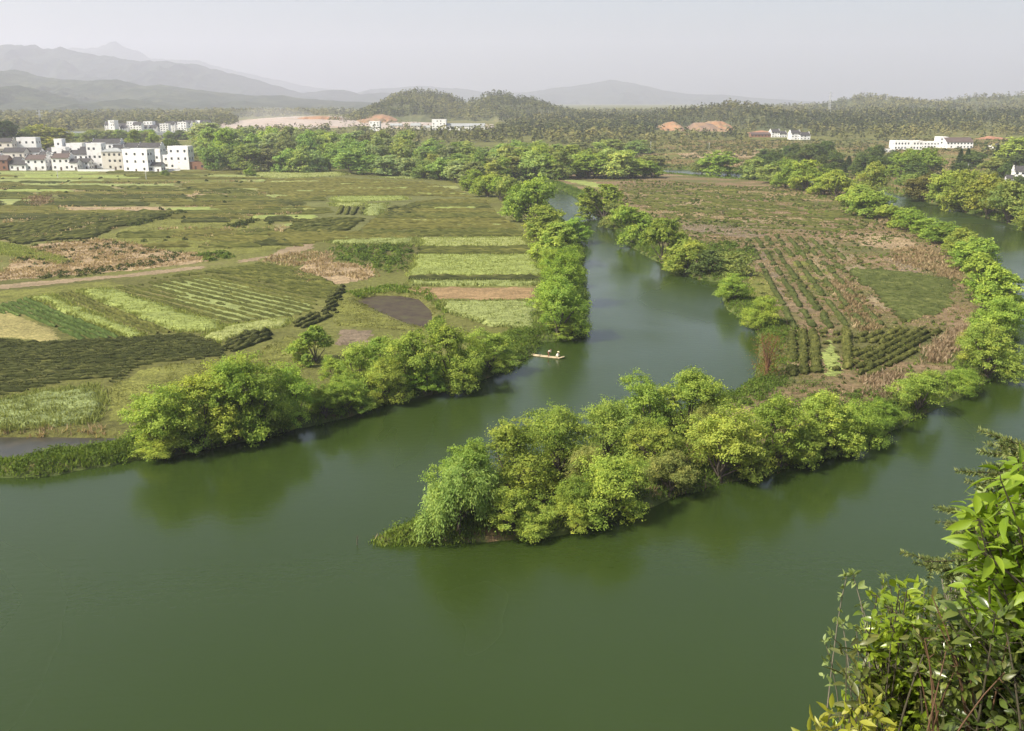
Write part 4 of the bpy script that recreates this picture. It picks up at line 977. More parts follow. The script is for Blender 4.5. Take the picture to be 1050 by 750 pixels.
tufts('dry_reeds', 'tan dry reeds at the bend of the winding path', [(262, 268), (300, 258), (338, 258), (336, 268), (290, 274)], .35, 8, .9, .26, T_REED, seed=133, spread=.6, cat='reeds', patch=.4)
field_grid('winding_path', 'pale winding path dropping into the reed bed', [(286, 256), (308, 248), (326, 249), (322, 254), (302, 260), (262, 268), (238, 272), (240, 267), (275, 262)], M_TRACK, 0, 1.2, seed=134, kind='structure', cat='path')
field_grid('meadow', 'olive meadow around the brown pond', [(345, 300), (365, 296), (440, 294), (455, 310), (458, 330), (445, 342), (420, 338), (345, 334), (338, 320)], M_MEADOW, .06, .9, seed=135, cat='meadow')
tufts('grass', 'fresh grass ring around the brown pond', [(355, 300), (400, 292), (440, 298), (458, 318), (452, 340), (430, 340), (452, 322), (436, 304), (400, 299), (368, 305)], .9, 7, .9, .2, T_GRASS, seed=136)
field_grid('pinkish_plot', 'pinkish ploughed plot by the bank grove', [(346, 338), (388, 338), (384, 352), (346, 356)], M_PINK, .1, .8, seed=137)
scrub('field_scrub', 'green bushes edging the channel field corner', [(520, 330), (553, 322), (553, 346), (535, 350), (515, 342)], .12, 1.0, 30, .4, T_SCRUB, seed=138)
# ---------------- near bank
field_grid('silvery_crop', 'silvery green crop between the tea block and the grey pond', [(-120, 420), (0, 411), (40, 402), (100, 395), (108, 408), (100, 430), (40, 440), (-120, 446)], M_SILVER, .6, .7, rough_h=.6, seed=140)
tufts('grass', 'loose silvery stems over the crop by the grey pond', [(-120, 420), (0, 411), (40, 402), (100, 395), (112, 412), (100, 434), (40, 440), (-120, 446)], 3.5, 5, 1.1, .15, T_PALECROP, seed=141)
field_grid('meadow', 'mown olive meadow sloping behind the bank grove', [(108, 398), (140, 382), (172, 374), (220, 371), (262, 364), (290, 346), (330, 345), (330, 372), (260, 392), (140, 432), (108, 436)], M_MEADOW, .06, .8, seed=142, cat='meadow')
WHOLE_LEFT = [(-120, 500), (0, 492), (60, 489), (150, 473), (260, 452), (345, 432), (405, 416), (475, 399), (530, 378), (553, 365), (605, 352), (605, 300), (600, 250), (575, 220), (556, 200), (540, 196), (555, 225), (545, 330), (500, 350), (450, 360), (350, 400), (200, 430), (100, 455), (-120, 462)]
tufts('grass', 'long fresh grass along the field bank of the river', WHOLE_LEFT, 2.2, 6, .8, .17, T_GRASS, seed=150, sd_band=(.2, 11), keep=.2, patch=.36, pscale=4)
scrub('undergrowth', 'leafy undergrowth along the field bank waterline', WHOLE_LEFT, 1.0, .9, 36, .3, T_SCRUB, seed=151, sd_band=(-.3, 6), keep=-.4, patch=.34, pscale=5)
tufts('grass', 'fresh green grass on the low point beside the grey pond', [(-120, 500), (0, 492), (60, 489), (150, 474), (190, 462), (120, 452), (60, 461), (30, 468), (-120, 480)], 5, 6, .7, .14, T_GRASS, seed=152, keep=.3)
tufts('dry_reeds', 'pale dry stems along the edge of the grey pond', [(0, 440), (60, 440), (110, 438), (108, 444), (60, 444), (0, 444)], 1.2, 6, 1.0, .14, T_REED, seed=153, cat='reeds')
# ---------------- the delta
DPTS = DELTA_LEFT[5:16] + DELTA_LEFT[16:22] + [(800, 402), (900, 430), (950, 415)] + [(980, 400), (1005, 388), (1030, 368), (1036, 345), (1030, 312), (1018, 288), (1000, 266), (975, 250), (940, 236), (905, 220), (880, 204), (820, 194), (740, 190), (690, 186), (640, 184)]
tufts('dry_grass', 'rusty dry grass spread over the delta', DPTS, .15, 5, .4, .18, T_DRYRED, seed=160, spread=.5, patch=.50, pscale=7, aniso=2.5, keep=2)
tufts('dry_grass', 'pale tan dry grass streaks across the delta', DPTS, .15, 5, .4, .18, T_REED, seed=161, spread=.5, patch=.58, pscale=9, aniso=3, keep=3)
tufts('grass', 'olive grass between the dry patches of the delta', DPTS, .3, 5, .35, .18, T_OLGR, seed=162, spread=.5, patch=.40, pscale=8, aniso=2, keep=1)
scrub('field_scrub', 'dark low bushes dotted over the delta', DPTS, .06, .55, 18, .34, T_DSCRUB, seed=163, patch=.46, pscale=9, aniso=2, keep=2)
scrub('field_scrub', 'green leafy weeds in patches over the delta', DPTS, .10, .55, 18, .34, T_SCRUB, seed=1631, patch=.50, pscale=8, aniso=1.5, keep=2)
rows('tea_hedges', 'overgrown level tea rows on the far half of the delta', [(640, 196), (700, 190), (800, 196), (870, 208), (900, 226), (880, 240), (760, 232), (690, 225), (650, 210)], (660, 200), (860, 214), 3.0, T_MID, w=.8, h=.55, ds=1.4, seed=164, gap=.30)
dr = np.random.default_rng(55)
def far_pt(u): return (700 + 178 * u, 236 + 4 * u)
def near_pt(u): return (778 + 170 * u, 338 - 2 * u)
u = .16; k = 0
while u < .94:
    du = dr.uniform(.018, .05); c_ = dr.choice(5, p=[.42, .24, .12, .16, .06])
    f0, f1, n0, n1 = far_pt(u), far_pt(u + du), near_pt(u), near_pt(u + du)
    lo_, hi_ = dr.uniform(0, .3), dr.uniform(.75, 1)
    L_ = lambda a, b, t: (a[0] + (b[0] - a[0]) * t, a[1] + (b[1] - a[1]) * t)
    pts = [L_(f0, n0, lo_), L_(f1, n1, lo_), L_(f1, n1, (lo_ + hi_) / 2), L_(f1, n1, hi_), L_(f0, n0, hi_), L_(f0, n0, (lo_ + hi_) / 2)]
    where = f'{ordn[min(k, 24)]} strip from the inner bend running away over the delta'
    if c_ == 0: rows('tea_hedges', 'low tea row on the ' + where, pts, L_(f0, n0, .1), L_(f0, n0, .9), 1.9, T_MID, w=.6, h=.5, ds=1.0, seed=600 + k, gap=.08, leafy=6)
    elif c_ == 1: field_grid('bare_strip', 'reddish soil on the ' + where, pts, M_REDSOIL, .05, .9, seed=600 + k, edge=1.2, cat='soil')
    elif c_ == 2: field_grid('bare_strip', 'tan soil on the ' + where, pts, M_DTAN, .05, .9, seed=600 + k, edge=1.2, cat='soil')
    elif c_ == 3: field_grid('grass_strip', 'olive grass on the ' + where, pts, M_MEADOW, .2, .9, seed=600 + k, edge=1.2, cat='grass')
    else: tufts('dry_grass', 'dry grass on the ' + where, pts, .9, 5, .5, .18, T_DRYRED, seed=600 + k)
    u += du + dr.uniform(0, .012); k += 1
rows('tea_hedges', 'long broken tea rows running away from the near end of the delta', [(760, 246), (800, 240), (862, 250), (870, 284), (892, 316), (925, 334), (800, 339), (785, 310)], far_pt(.5), near_pt(.5), 3.5, T_MGREEN, w=.65, h=.55, ds=1.0, seed=165, gap=.13, leafy=6)
rows('tea_hedges', 'large smooth dark green tea field in the middle of the delta', [(862, 277), (900, 276), (940, 280), (985, 288), (992, 318), (975, 327), (920, 331), (893, 314)], (870, 296), (990, 303), 1.7, T_MGREEN, w=.8, h=.7, ds=1.0, seed=166, gap=.0, leafy=9, rag=5)
rows('tea_hedges', 'upright tea hedges at the water corner of the delta', [(802, 341), (845, 339), (847, 382), (804, 388)], (822, 342), (824, 384), 1.95, T_MID, w=.74, h=.75, ds=.7, seed=167, gap=.02, leafy=12)
rows('tea_hedges', 'pair of upright tea hedges beside the grassy lane', [(857, 338), (872, 338), (875, 380), (858, 384)], (864, 340), (866, 380), 1.9, T_MID, w=.72, h=.85, ds=.8, seed=168, gap=.02, leafy=12)
field_grid('grass_lane', 'bright grassy lane between the upright tea hedges', [(846, 342), (857, 341), (859, 384), (847, 385)], M_BRIGHT, .1, .7, seed=169)
rows('tea_hedges', 'curved slanting tea hedges at the near end of the delta', [(874, 345), (935, 336), (972, 339), (945, 357), (930, 372), (895, 390), (876, 384)], (876, 372), (935, 342), 1.65, T_MID, w=.52, h=.65, ds=.7, seed=170, gap=.08, leafy=12)
field_grid('bare_patch', 'tan bare patch on the far side of the delta tea', [(878, 243), (905, 241), (940, 246), (945, 254), (915, 257), (882, 252)], M_TANSOIL, .05, 1.0, seed=171)
tufts('dry_grass', 'tan dry grass belt around the dark delta tea', [(918, 256), (945, 254), (975, 268), (990, 284), (978, 289), (945, 276), (915, 268)], .6, 7, 1.0, .25, T_REED, seed=172, spread=.5, tmean=.35)
tufts('dry_grass', 'rusty dry thicket by the outer branch and the curved hedges', [(952, 356), (975, 340), (996, 332), (992, 352), (965, 374), (945, 372)], 1.2, 8, 1.2, .22, T_DRYRED, seed=173, spread=.5, tmean=.65)
tufts('dry_grass', 'rusty dry thicket at the near tip of the delta fields', [(888, 388), (922, 376), (926, 392), (905, 410), (885, 405)], 1.2, 8, 1.2, .22, T_DRYRED, seed=174, spread=.5, tmean=.65)
tufts('dry_grass', 'tan dry strip slanting down the middle of the delta', [(850, 290), (866, 286), (905, 332), (900, 342), (880, 338)], .7, 7, 1.0, .25, T_REED, seed=175, spread=.5, tmean=.3)
field_grid('meadow', 'yellow green meadow on the inner bend of the delta', [(768, 284), (790, 280), (798, 300), (796, 330), (785, 336), (774, 325), (770, 305)], M_MEADOW, .06, .8, seed=176, cat='meadow')
scrub('field_scrub', 'green shrub belt behind the sandy landing of the delta', [(712, 252), (745, 248), (776, 258), (772, 276), (745, 282), (720, 272)], .2, 1.3, 32, .42, T_SCRUB, seed=177)
field_grid('bare_patch', 'pale streak of bare soil across the upper delta', [(655, 203), (720, 205), (800, 222), (870, 226), (872, 229), (800, 226), (715, 210)], M_TANSOIL, .04, 1.5, seed=178)
field_grid('bare_patch', 'rusty bare streak below the pale one on the upper delta', [(690, 228), (760, 232), (790, 243), (760, 244), (700, 236)], M_PINK, .04, 1.5, seed=179)
field_grid('grass_strip', 'green grass strip at the head of the delta', [(560, 181), (590, 184), (640, 192), (630, 196), (590, 189)], M_BRIGHT, .2, 1.5, seed=180)
ring = np.array(DELTA)
tufts('grass', 'long fresh grass fringing the delta and the spit', None, 1.1, 6, .8, .18, T_GRASS, seed=181, sd_band=(.1, 7), keep=.1, poly=ring, patch=.36, pscale=4)
scrub('undergrowth', 'leafy undergrowth fringing the delta and the spit', None, .6, .9, 36, .3, T_SCRUB, seed=182, sd_band=(-.4, 5), keep=-.5, poly=ring, patch=.38, pscale=5)
SPITP = wpoly([(383, 556), (430, 541), (520, 492), (605, 457), (700, 426), (776, 385), (800, 400), (880, 405), (930, 400), (950, 415), (920, 440), (880, 460), (790, 486), (690, 510), (600, 541), (520, 554), (430, 557)], 0)
scrub('undergrowth', 'dark shaded undergrowth between the spit trees', None, .35, 1.0, 34, .34, T_SCRUB, seed=183, poly=SPITP, patch=.40, pscale=5, keep=.2, tmean=.42)
tufts('grass', 'bright grass tongue at the tip of the spit', [(376, 557), (400, 546), (430, 538), (470, 530), (490, 548), (470, 556), (430, 558)], 14, 6, .5, .13, T_GRASS, seed=184, keep=-.3, tmean=.7, poly=wpoly([(374, 558), (385, 549), (400, 543), (430, 534), (470, 526), (495, 545), (470, 557), (430, 560)], .1))
tufts('dry_reeds', 'reddish dry stems at the red earth bank of the spit', [(440, 556), (480, 550), (500, 553), (600, 528), (700, 500), (700, 508), (600, 541), (500, 556)], .9, 6, .9, .12, T_DRYRED, seed=185, keep=.1, cat='reeds', patch=.5, pscale=4)
# ---------------- plain beyond the outer branch
OUT = [(602, 166), (650, 170), (740, 175), (840, 184), (900, 194), (960, 207), (1050, 232), (1150, 270), (1250, 270), (1200, 180), (1050, 150), (900, 150), (700, 150), (640, 155)]
tufts('dry_grass', 'dry tan grass over the plain beyond the outer branch', OUT, .12, 6, 1.0, .3, T_REED, seed=190, spread=.7, patch=.52, pscale=14, aniso=3, tmean=.35)
scrub('field_scrub', 'scattered bushes over the plain beyond the outer branch', OUT, .018, 1.4, 22, .6, T_DSCRUB, seed=191, patch=.42, pscale=20)
tufts('grass', 'long grass along the far bank of the outer branch', OUT, .5, 6, 1.0, .22, T_GRASS, seed=192, sd_band=(.2, 8), keep=.1)
for j, (pts, mt, lab) in enumerate([
    ([(690, 160), (760, 158), (800, 160), (790, 164), (700, 164)], M_TANSOIL, 'tan fallow field below the orange earth cutting'), ([(640, 150), (720, 150), (715, 154), (650, 156)], M_MEADOW, 'olive field below the wooded rise'),
    ([(770, 157), (840, 155), (870, 157), (790, 161)], M_PALE, 'pale terrace strip below the roadside houses'), ([(800, 150), (910, 148), (912, 154), (840, 156)], M_OLIVEFIELD, 'olive brown terraces beside the white factory'),
    ([(1000, 172), (1040, 171), (1050, 176), (1010, 178)], M_MEADOW, 'meadow beside the white house at the river'), ([(720, 167), (830, 167), (850, 171), (740, 172)], M_TANSOIL, 'dry strip along the far side of the outer branch')]):
    field_grid('fallow_field', lab, pts, mt, .2, 2.5, seed=200 + j)

for j, (pts, mt, lab) in enumerate([
    ([(640, 214), (700, 217), (760, 224), (762, 227), (700, 222), (642, 217)], M_DTAN, 'thin tan path line on the upper delta'), ([(600, 200), (660, 198), (740, 202), (740, 204), (660, 201)], M_DTAN, 'dry tan line near the head of the delta'),
    ([(820, 262), (838, 258), (866, 300), (856, 304)], M_DTAN, 'bare lane running down the middle of the delta'), ([(776, 258), (786, 256), (812, 316), (800, 320)], M_PINK, 'rusty lane running down the inner side of the delta'),
    ([(905, 266), (928, 262), (950, 280), (930, 284)], M_PINK, 'rusty bare patch at the upper edge of the dark delta tea'), ([(700, 192), (820, 199), (860, 207), (830, 206), (700, 196)], M_DTAN, 'long dry line along the outer side of the upper delta')]):
    field_grid('bare_patch', lab, pts, mt, .05, 1.1, seed=310 + j, edge=.8)
    tufts('dry_grass', 'sparse dry grass on the ' + lab, pts, .5, 5, .45, .18, T_REED, seed=320 + j, spread=.5)

for j, (pts, lab) in enumerate([([(108, 398), (140, 382), (172, 374), (220, 371), (262, 364), (290, 346), (330, 345), (330, 372), (260, 392), (140, 432), (108, 436)], 'short olive grass over the meadow behind the bank grove'),
    ([(345, 300), (440, 294), (458, 330), (445, 342), (345, 334), (338, 320)], 'short olive grass around the brown pond'), ([(95, 246), (180, 221), (262, 219), (300, 245), (282, 258), (168, 256)], 'short olive grass over the broad middle meadow')]):
    tufts('grass', lab, pts, 1.6 if j < 2 else .4, 5, .4, .14, T_OLGR, seed=700 + j, patch=.42, pscale=5, tmean=.45)

field_grid('dry_field', 'tan bare ground between the path and the brown pond', [(296, 286), (316, 266), (335, 260), (342, 269), (378, 271), (392, 284), (352, 292), (325, 294)], M_TANSOIL, .06, 1.0, seed=720)
q7 = np.random.default_rng(9)
for j, (x0, x1, y0) in enumerate([(275, 330, 186.5), (300, 352, 196), (345, 420, 193.5), (430, 470, 192), (270, 300, 201), (420, 480, 199), (278, 330, 215), (290, 340, 231), (440, 492, 213.5), (400, 470, 226.5), (455, 520, 231.5)]):
    field_grid('crop_strip', f'thin light strip in the middle plain, {ordn[j]} one met coming from the grove', [(x0, y0), (x1, y0 - .4), (x1 + 3, y0 + 1.6), (x0 - 2, y0 + 1.8)], (M_YELLOW, M_PALE, M_BRIGHT)[j % 3], .85, 1.6, seed=730 + j, edge=.9)

tufts('grass', 'rank grass and stems hanging over the water edge of the spit', None, 2.2, 6, .7, .15, T_GRASS, seed=760, poly=SPITP, sd_band=(-.3, 2.6), keep=-.4, patch=.36, pscale=3, tmean=.45)
tufts('dry_grass', 'dry brownish stems along the red earth edge of the spit', None, 1.2, 5, .6, .13, T_DRYRED, seed=761, poly=SPITP, sd_band=(-.2, 2.0), keep=-.3, patch=.55, pscale=4)

q8 = np.random.default_rng(21)
for j in range(13):                                             # dry streaks lying across the far half of the delta
    y = 198 + j * 3.1 + q8.uniform(-1, 1); xl = 625 + (y - 198) * 1.3 + q8.uniform(0, 90); ln = q8.uniform(60, 150); th = q8.uniform(1.0, 2.2)
    pts = [(xl, y), (xl + ln * .5, y + q8.uniform(-.5, 1.2)), (xl + ln, y + 1.5), (xl + ln + 3, y + 1.5 + th * .6), (xl + ln * .5, y + th + 1), (xl - 3, y + th)]
    field_grid('bare_strip', f'dry reddish streak, {ordn[j]} from the head of the delta', pts, (M_REDSOIL, M_DTAN)[j % 2], .04, 1.3, seed=800 + j, edge=1.4, cat='soil')
for j, (x, y, w_, h_, mt, nm) in enumerate([(120, 238, 60, 7, T_MID, 'green'), (188, 224, 48, 5, T_DARK, 'dark'), (185, 238, 55, 5, T_OLIVE, 'olive'), (245, 236, 40, 6, T_MID, 'green'), (205, 250, 60, 5, T_MID, 'green'), (262, 206, 40, 5, T_DARK, 'dark'), (268, 214, 45, 5, T_MID, 'green'),
        (272, 223, 30, 5, T_DARK, 'dark'), (310, 214, 30, 6, T_MID, 'green'), (300, 203, 34, 4, T_MID, 'green'), (262, 247, 36, 6, T_DARK, 'dark'), (150, 250, 44, 5, T_OLIVE, 'olive')]):
    pts = [(x, y + 1), (x + w_ * .5, y - .5), (x + w_, y), (x + w_ + 4, y + h_ * .8), (x + w_ * .5, y + h_), (x - 5, y + h_ + .5)]
    rows('tea_hedges', f'small {nm} tea plot set in the middle meadows, {ordn[j]} of them', pts, (x, y + 2), (x + w_, y + 1.5), 2.6, mt, w=.85, h=.75, ds=1.5, seed=820 + j, gap=.03)
# ================================================================ buildings
M_WHITE = mat_noise('white_limewash', [(.28, (.58, .56, .52)), (.45, (.78, .77, .74)), (.75, (.86, .85, .83))], nscale=.3, detail=6, rough=.85)
M_CREAM = mat_noise('cream_render', [(.3, (.58, .53, .45)), (.6, (.68, .64, .56))], nscale=.35, detail=6, rough=.85)
M_BRICK = mat_noise('orange_brick', [(.3, (.22, .115, .075)), (.7, (.30, .16, .10))], nscale=.8, detail=6, rough=.9)
M_GREYROOF = mat_noise('dark_grey_tiles', [(.3, (.04, .038, .036)), (.7, (.085, .08, .078))], scale=(6, .6, 1), nscale=.6, rough=.8)
M_REDROOF = mat_noise('brown_red_tiles', [(.3, (.085, .062, .053)), (.7, (.13, .098, .083))], scale=(6, .6, 1), nscale=.6, rough=.8)
M_FLAT = mat_noise('grey_concrete_roof', [(.3, (.25, .26, .25)), (.7, (.36, .37, .35))], nscale=.4, rough=.85)
M_GLASS = mat_plain('dark_window_glass', (.045, .05, .055), .15, .1, .6)
M_DOOR = mat_plain('dark_wood_door', (.09, .06, .045), .7)
M_CONC = mat_noise('bridge_concrete', [(.3, (.26, .28, .28)), (.7, (.35, .37, .37))], nscale=.15, rough=.8)
M_STEEL = mat_plain('grey_galvanised_steel', (.42, .43, .44), .5)
M_POLE = mat_plain('pale_concrete_pole', (.55, .54, .51), .8)

def facade(mb, o, ux, nrm, W_, H_, rects, depth=.18):
    """one wall face with window and door openings sunk into it; ux, nrm: unit vectors in xy"""
    xs = sorted({0.0, W_, *[r[0] for r in rects], *[r[1] for r in rects]}); zs = sorted({0.0, H_, *[r[2] for r in rects], *[r[3] for r in rects]})
    P_ = lambda x, z, d=0.0: (o[0] + ux[0] * x - nrm[0] * d, o[1] + ux[1] * x - nrm[1] * d, o[2] + z)
    for i in range(len(xs) - 1):
        for j in range(len(zs) - 1):
            xm, zm = (xs[i] + xs[i + 1]) / 2, (zs[j] + zs[j + 1]) / 2
            if any(r[0] < xm < r[1] and r[2] < zm < r[3] for r in rects): continue
            mb.poly([P_(xs[i], zs[j]), P_(xs[i + 1], zs[j]), P_(xs[i + 1], zs[j + 1]), P_(xs[i], zs[j + 1])])
    for a, b, c, d in rects:
        for q in (((a, c), (b, c)), ((b, c), (b, d)), ((b, d), (a, d)), ((a, d), (a, c))):
            mb.poly([P_(*q[0]), P_(*q[0], depth), P_(*q[1], depth), P_(*q[1])])
    return P_

def house(px0, px1, yb, yt, floors, cols, roof, label, rz=0.0, depth=9.0, wall=None, rmat=None, name='village_house', group=None, cat='house', door=True, side_cols=2, windows=True, balcony=False, gable_wall=False, p=None):
    if p is None:
        p = GT((px0 + px1) / 2, yb)
    s = ppm(p); w = (px1 - px0) / s; h = height_to(p, yt)
    wall = wall or M_WHITE; rmat = rmat or M_GREYROOF
    e = empty(name, (p[0], p[1], p[2] - .1), rz)
    rh = {'gable': min(depth * .28, h * .38), 'flat': 0.0, 'hip': min(depth * .25, h * .35)}[roof]
    hw = h - rh if roof != 'flat' else h - .7
    x0, x1 = -w / 2, w / 2
    mb = MB(); fh = hw / floors
    faces = [((x0, 0, 0), (1, 0), (0, -1), w, cols), ((x0, depth, 0), (0, -1), (-1, 0), depth, side_cols), ((x1, 0, 0), (0, 1), (1, 0), depth, side_cols)]
    wins = []
    rr = np.random.default_rng(int(abs(px0 * 13 + yb * 7)))
    for fi, (o, ux, nr, W_, nc) in enumerate(faces):
        rects = []; kinds = []
        if windows and nc:
            ww = min(1.5, W_ / nc * .5)
            for f_ in range(floors):
                for c_ in range(nc):
                    if rr.uniform() < .14: continue
                    xc = W_ * (c_ + .5) / nc
                    if fi == 0 and f_ == 0 and door and c_ == nc // 2:
                        rects.append((xc - .65, xc + .65, .12, min(2.3, fh * .8))); kinds.append('door')
                    else:
                        z0 = f_ * fh + fh * .32; rects.append((xc - ww / 2, xc + ww / 2, z0, z0 + min(1.6, fh * .46))); kinds.append('window')
        P_ = facade(mb, o, ux, nr, W_, hw, rects)
        for r, k in zip(rects, kinds): wins.append((P_, r, k))
    mb.poly([(x1, depth, 0), (x0, depth, 0), (x0, depth, hw), (x1, depth, hw)])
    if roof == 'gable':
        for x in (x0, x1):
            mb.poly([(x, 0, hw), (x, depth, hw), (x, depth / 2, hw + rh)] if x == x0 else [(x, depth, hw), (x, 0, hw), (x, depth / 2, hw + rh)])
    mb.build('wall', wall, e)
    for P_, r, k in wins:
        m2 = MB(); m2.poly([P_(r[0], r[2], .16), P_(r[1], r[2], .16), P_(r[1], r[3], .16), P_(r[0], r[3], .16)])
        m2.build(k, M_GLASS if k == 'window' else M_DOOR, e)
    mb = MB(); ov = .45
    if roof == 'gable':
        t = .22; sl_ = rh / (depth / 2)
        mb_pts = [(-ov, hw - ov * sl_ + .02), (depth / 2, hw + rh + .02), (depth + ov, hw - ov * sl_ + .02), (depth + ov, hw - ov * sl_ + t), (depth / 2, hw + rh + t + .06), (-ov, hw - ov * sl_ + t)]
        xa, xb = (x0 + .02, x1 - .02) if gable_wall else (x0 - .3, x1 + .3)
        n = len(mb.v); k = len(mb_pts)
        mb.v += [(xa, q[0], q[1]) for q in mb_pts] + [(xb, q[0], q[1]) for q in mb_pts]
        mb.f += [tuple(n + i for i in (0, 1, 4, 5)), tuple(n + i for i in (1, 2, 3, 4)), tuple(n + k + i for i in (5, 4, 1, 0)), tuple(n + k + i for i in (4, 3, 2, 1))]
        for i in range(k): j = (i + 1) % k; mb.f.append((n + i, n + k + i, n + k + j, n + j))
        mb.build('roof', rmat, e)
        if gable_wall:                                          # stepped fire gables rising over the roof at both ends
            for x in (x0 - .16, x1 - .16):
                g = MB()
                steps = [(-.3, hw + .5), (depth * .22, hw + .5), (depth * .22, hw + rh * .62 + .5), (depth * .38, hw + rh * .62 + .5), (depth * .38, hw + rh + .7), (depth * .62, hw + rh + .7), (depth * .62, hw + rh * .62 + .5), (depth * .78, hw + rh * .62 + .5), (depth * .78, hw + .5), (depth + .3, hw + .5), (depth + .3, hw - .3), (-.3, hw - .3)]
                n = len(g.v); k = len(steps)
                g.v += [(x, q[0], q[1]) for q in steps] + [(x + .32, q[0], q[1]) for q in steps]
                g.f.append(tuple(n + i for i in range(k))); g.f.append(tuple(n + k + i for i in reversed(range(k))))
                for i in range(k): j = (i + 1) % k; g.f.append((n + i, n + k + i, n + k + j, n + j))
                gg = g.build('fire_gable', wall, e)
                c_ = MB()
                for a, b in (((-.45, hw + .5), (depth * .22 + .1, hw + .5)), ((depth * .22 - .05, hw + rh * .62 + .5), (depth * .38 + .1, hw + rh * .62 + .5)), ((depth * .38 - .05, hw + rh + .7), (depth * .62 + .05, hw + rh + .7))):
                    c_.box(x - .12, x + .44, a[0], b[0], a[1] + .01, a[1] + .2)
                c_.build('coping', M_GREYROOF, gg)
    elif roof == 'hip':
        i_ = min(depth / 2, w / 2) * .9
        a = [(x0 - ov, -ov, hw), (x1 + ov, -ov, hw), (x1 + ov, depth + ov, hw), (x0 - ov, depth + ov, hw)]; r0 = (x0 + i_, depth / 2, hw + rh); r1 = (x1 - i_, depth / 2, hw + rh)
        mb.poly([a[0], a[1], r1, r0]); mb.poly([a[2], a[3], r0, r1]); mb.poly([a[1], a[2], r1]); mb.poly([a[3], a[0], r0]); mb.poly([a[3], a[2], a[1], a[0]])
        mb.build('roof', rmat, e)
    else:
        mb.box(x0 + .02, x1 - .02, .02, depth - .02, hw - .02, hw + .15); mb.build('roof', M_FLAT if rmat is M_GREYROOF else rmat, e)
        g = MB(); t = .22
        g.box(x0 - .05, x1 + .05, -.05, t, hw + .005, hw + .75); g.box(x0 - .05, x1 + .05, depth - t, depth + .05, hw + .005, hw + .75)
        g.box(x0 - .05, x0 + t, t + .003, depth - t - .003, hw + .005, hw + .75); g.box(x1 - t, x1 + .05, t + .003, depth - t - .003, hw + .005, hw + .75)
        g.build('parapet', wall, e)
    if balcony:
        for f_ in range(1, floors):
            g = MB(); z_ = f_ * fh; g.box(x0 + w * .12, x1 - w * .12, -1.2, -.01, z_ - .1, z_ + .06); g.box(x0 + w * .12, x1 - w * .12, -1.2, -1.1, z_ + .065, z_ + .95)
            g.build('balcony', wall, e)
    tag(e, label, cat, group)
    return e

gv = 'houses of the old white village'
house(-16, 14, 166, 142, 3, 4, 'gable', 'three storey pinkish house at the outer end of the village', .1, wall=M_CREAM, group=gv, balcony=True, gable_wall=True)
house(5, 26, 170, 152, 2, 3, 'gable', 'two storey cream house with open balcony below the tall stepped one', .05, wall=M_CREAM, group=gv, balcony=True)
house(-14, 8, 175, 160, 2, 3, 'gable', 'low reddish shed house at the outer front corner of the village', .1, wall=M_BRICK, rmat=M_REDROOF, group=gv)
house(20, 39, 165, 141, 3, 3, 'flat', 'tall white house with stepped parapets under the golden tree', .08, group=gv)
house(10, 27, 175, 165, 1, 3, 'gable', 'low white cottage with dark roof in the front row', 0, group=gv)
house(25, 42, 169, 152, 2, 3, 'gable', 'white house with long grey roof behind the red brown roofed one', .05, group=gv)
house(27, 47.5, 175, 159.5, 2, 3, 'gable', 'white two storey house with red brown roof in the front row', .02, rmat=M_REDROOF, group=gv, gable_wall=True)
house(47.5, 54, 174, 163, 2, 1, 'gable', 'narrow shaded house squeezed between two front row houses', 0, wall=M_CREAM, group=gv, depth=7)
house(54, 72, 175, 158, 2, 3, 'gable', 'white house with stepped end walls and wide dark roof in the front row', .02, rmat=M_REDROOF, group=gv, gable_wall=True)
house(72, 80, 175, 163.5, 1, 2, 'gable', 'small white lean house with dark roof beside the stepped wall house', 0, group=gv, depth=7)
house(58, 66, 167, 142.5, 3, 1, 'flat', 'slim white tower house with one window per floor', 0, group=gv, depth=6)
house(55, 69, 169, 151, 2, 2, 'flat', 'white house with two flat tiers below the slim tower house', .05, group=gv, depth=7)
house(70, 86, 167, 147, 2, 2, 'flat', 'square cream white house with flat roof in front of the viaduct', .04, group=gv)
house(71, 92, 171, 154.5, 2, 4, 'gable', 'white house under a long dark roof behind the front row', 0, group=gv)
house(80, 92, 174, 163, 2, 2, 'gable', 'low white house beside the three storey cream block', 0, group=gv, depth=7)
house(91, 106, 173, 147, 3, 3, 'flat', 'tall white house with stacked terraces beside the cream block', .06, group=gv)
house(106, 126.5, 174.5, 152, 3, 4, 'hip', 'three storey cream block with even rows of windows', .04, wall=M_CREAM, rmat=M_FLAT, group=gv)
house(97, 125, 168, 143, 3, 4, 'gable', 'white house with stepped gables rising behind the cream block', .05, group=gv, gable_wall=True)
house(126, 154, 177, 153, 3, 3, 'flat', 'largest bright white square house at the field edge', -.2, group=gv, depth=9, side_cols=3, balcony=False)
house(143, 166, 172, 147, 3, 3, 'gable', 'white house with dark roof behind the largest square one', -.1, group=gv, gable_wall=True)
house(128, 144, 168, 147, 3, 2, 'gable', 'white stepped gable house behind the largest square one, nearer the cream block', .05, group=gv, gable_wall=True)
house(152, 166, 177, 167, 1, 2, 'gable', 'low white annexe with grey roof at the foot of the largest square house', -.1, group=gv, depth=6)
house(168, 180, 173, 159, 2, 2, 'flat', 'low white wing attached before the last square house of the village', 0, group=gv, depth=7)
house(173, 195, 174, 150, 3, 3, 'flat', 'square white house alone at the grove end of the village', -.14, group=gv, depth=8)
house(184, 211, 174, 166, 1, 4, 'flat', 'low orange brick shed beside the square white house', 0, wall=M_BRICK, name='brick_shed', cat='shed', depth=6)
rv = np.random.default_rng(88)
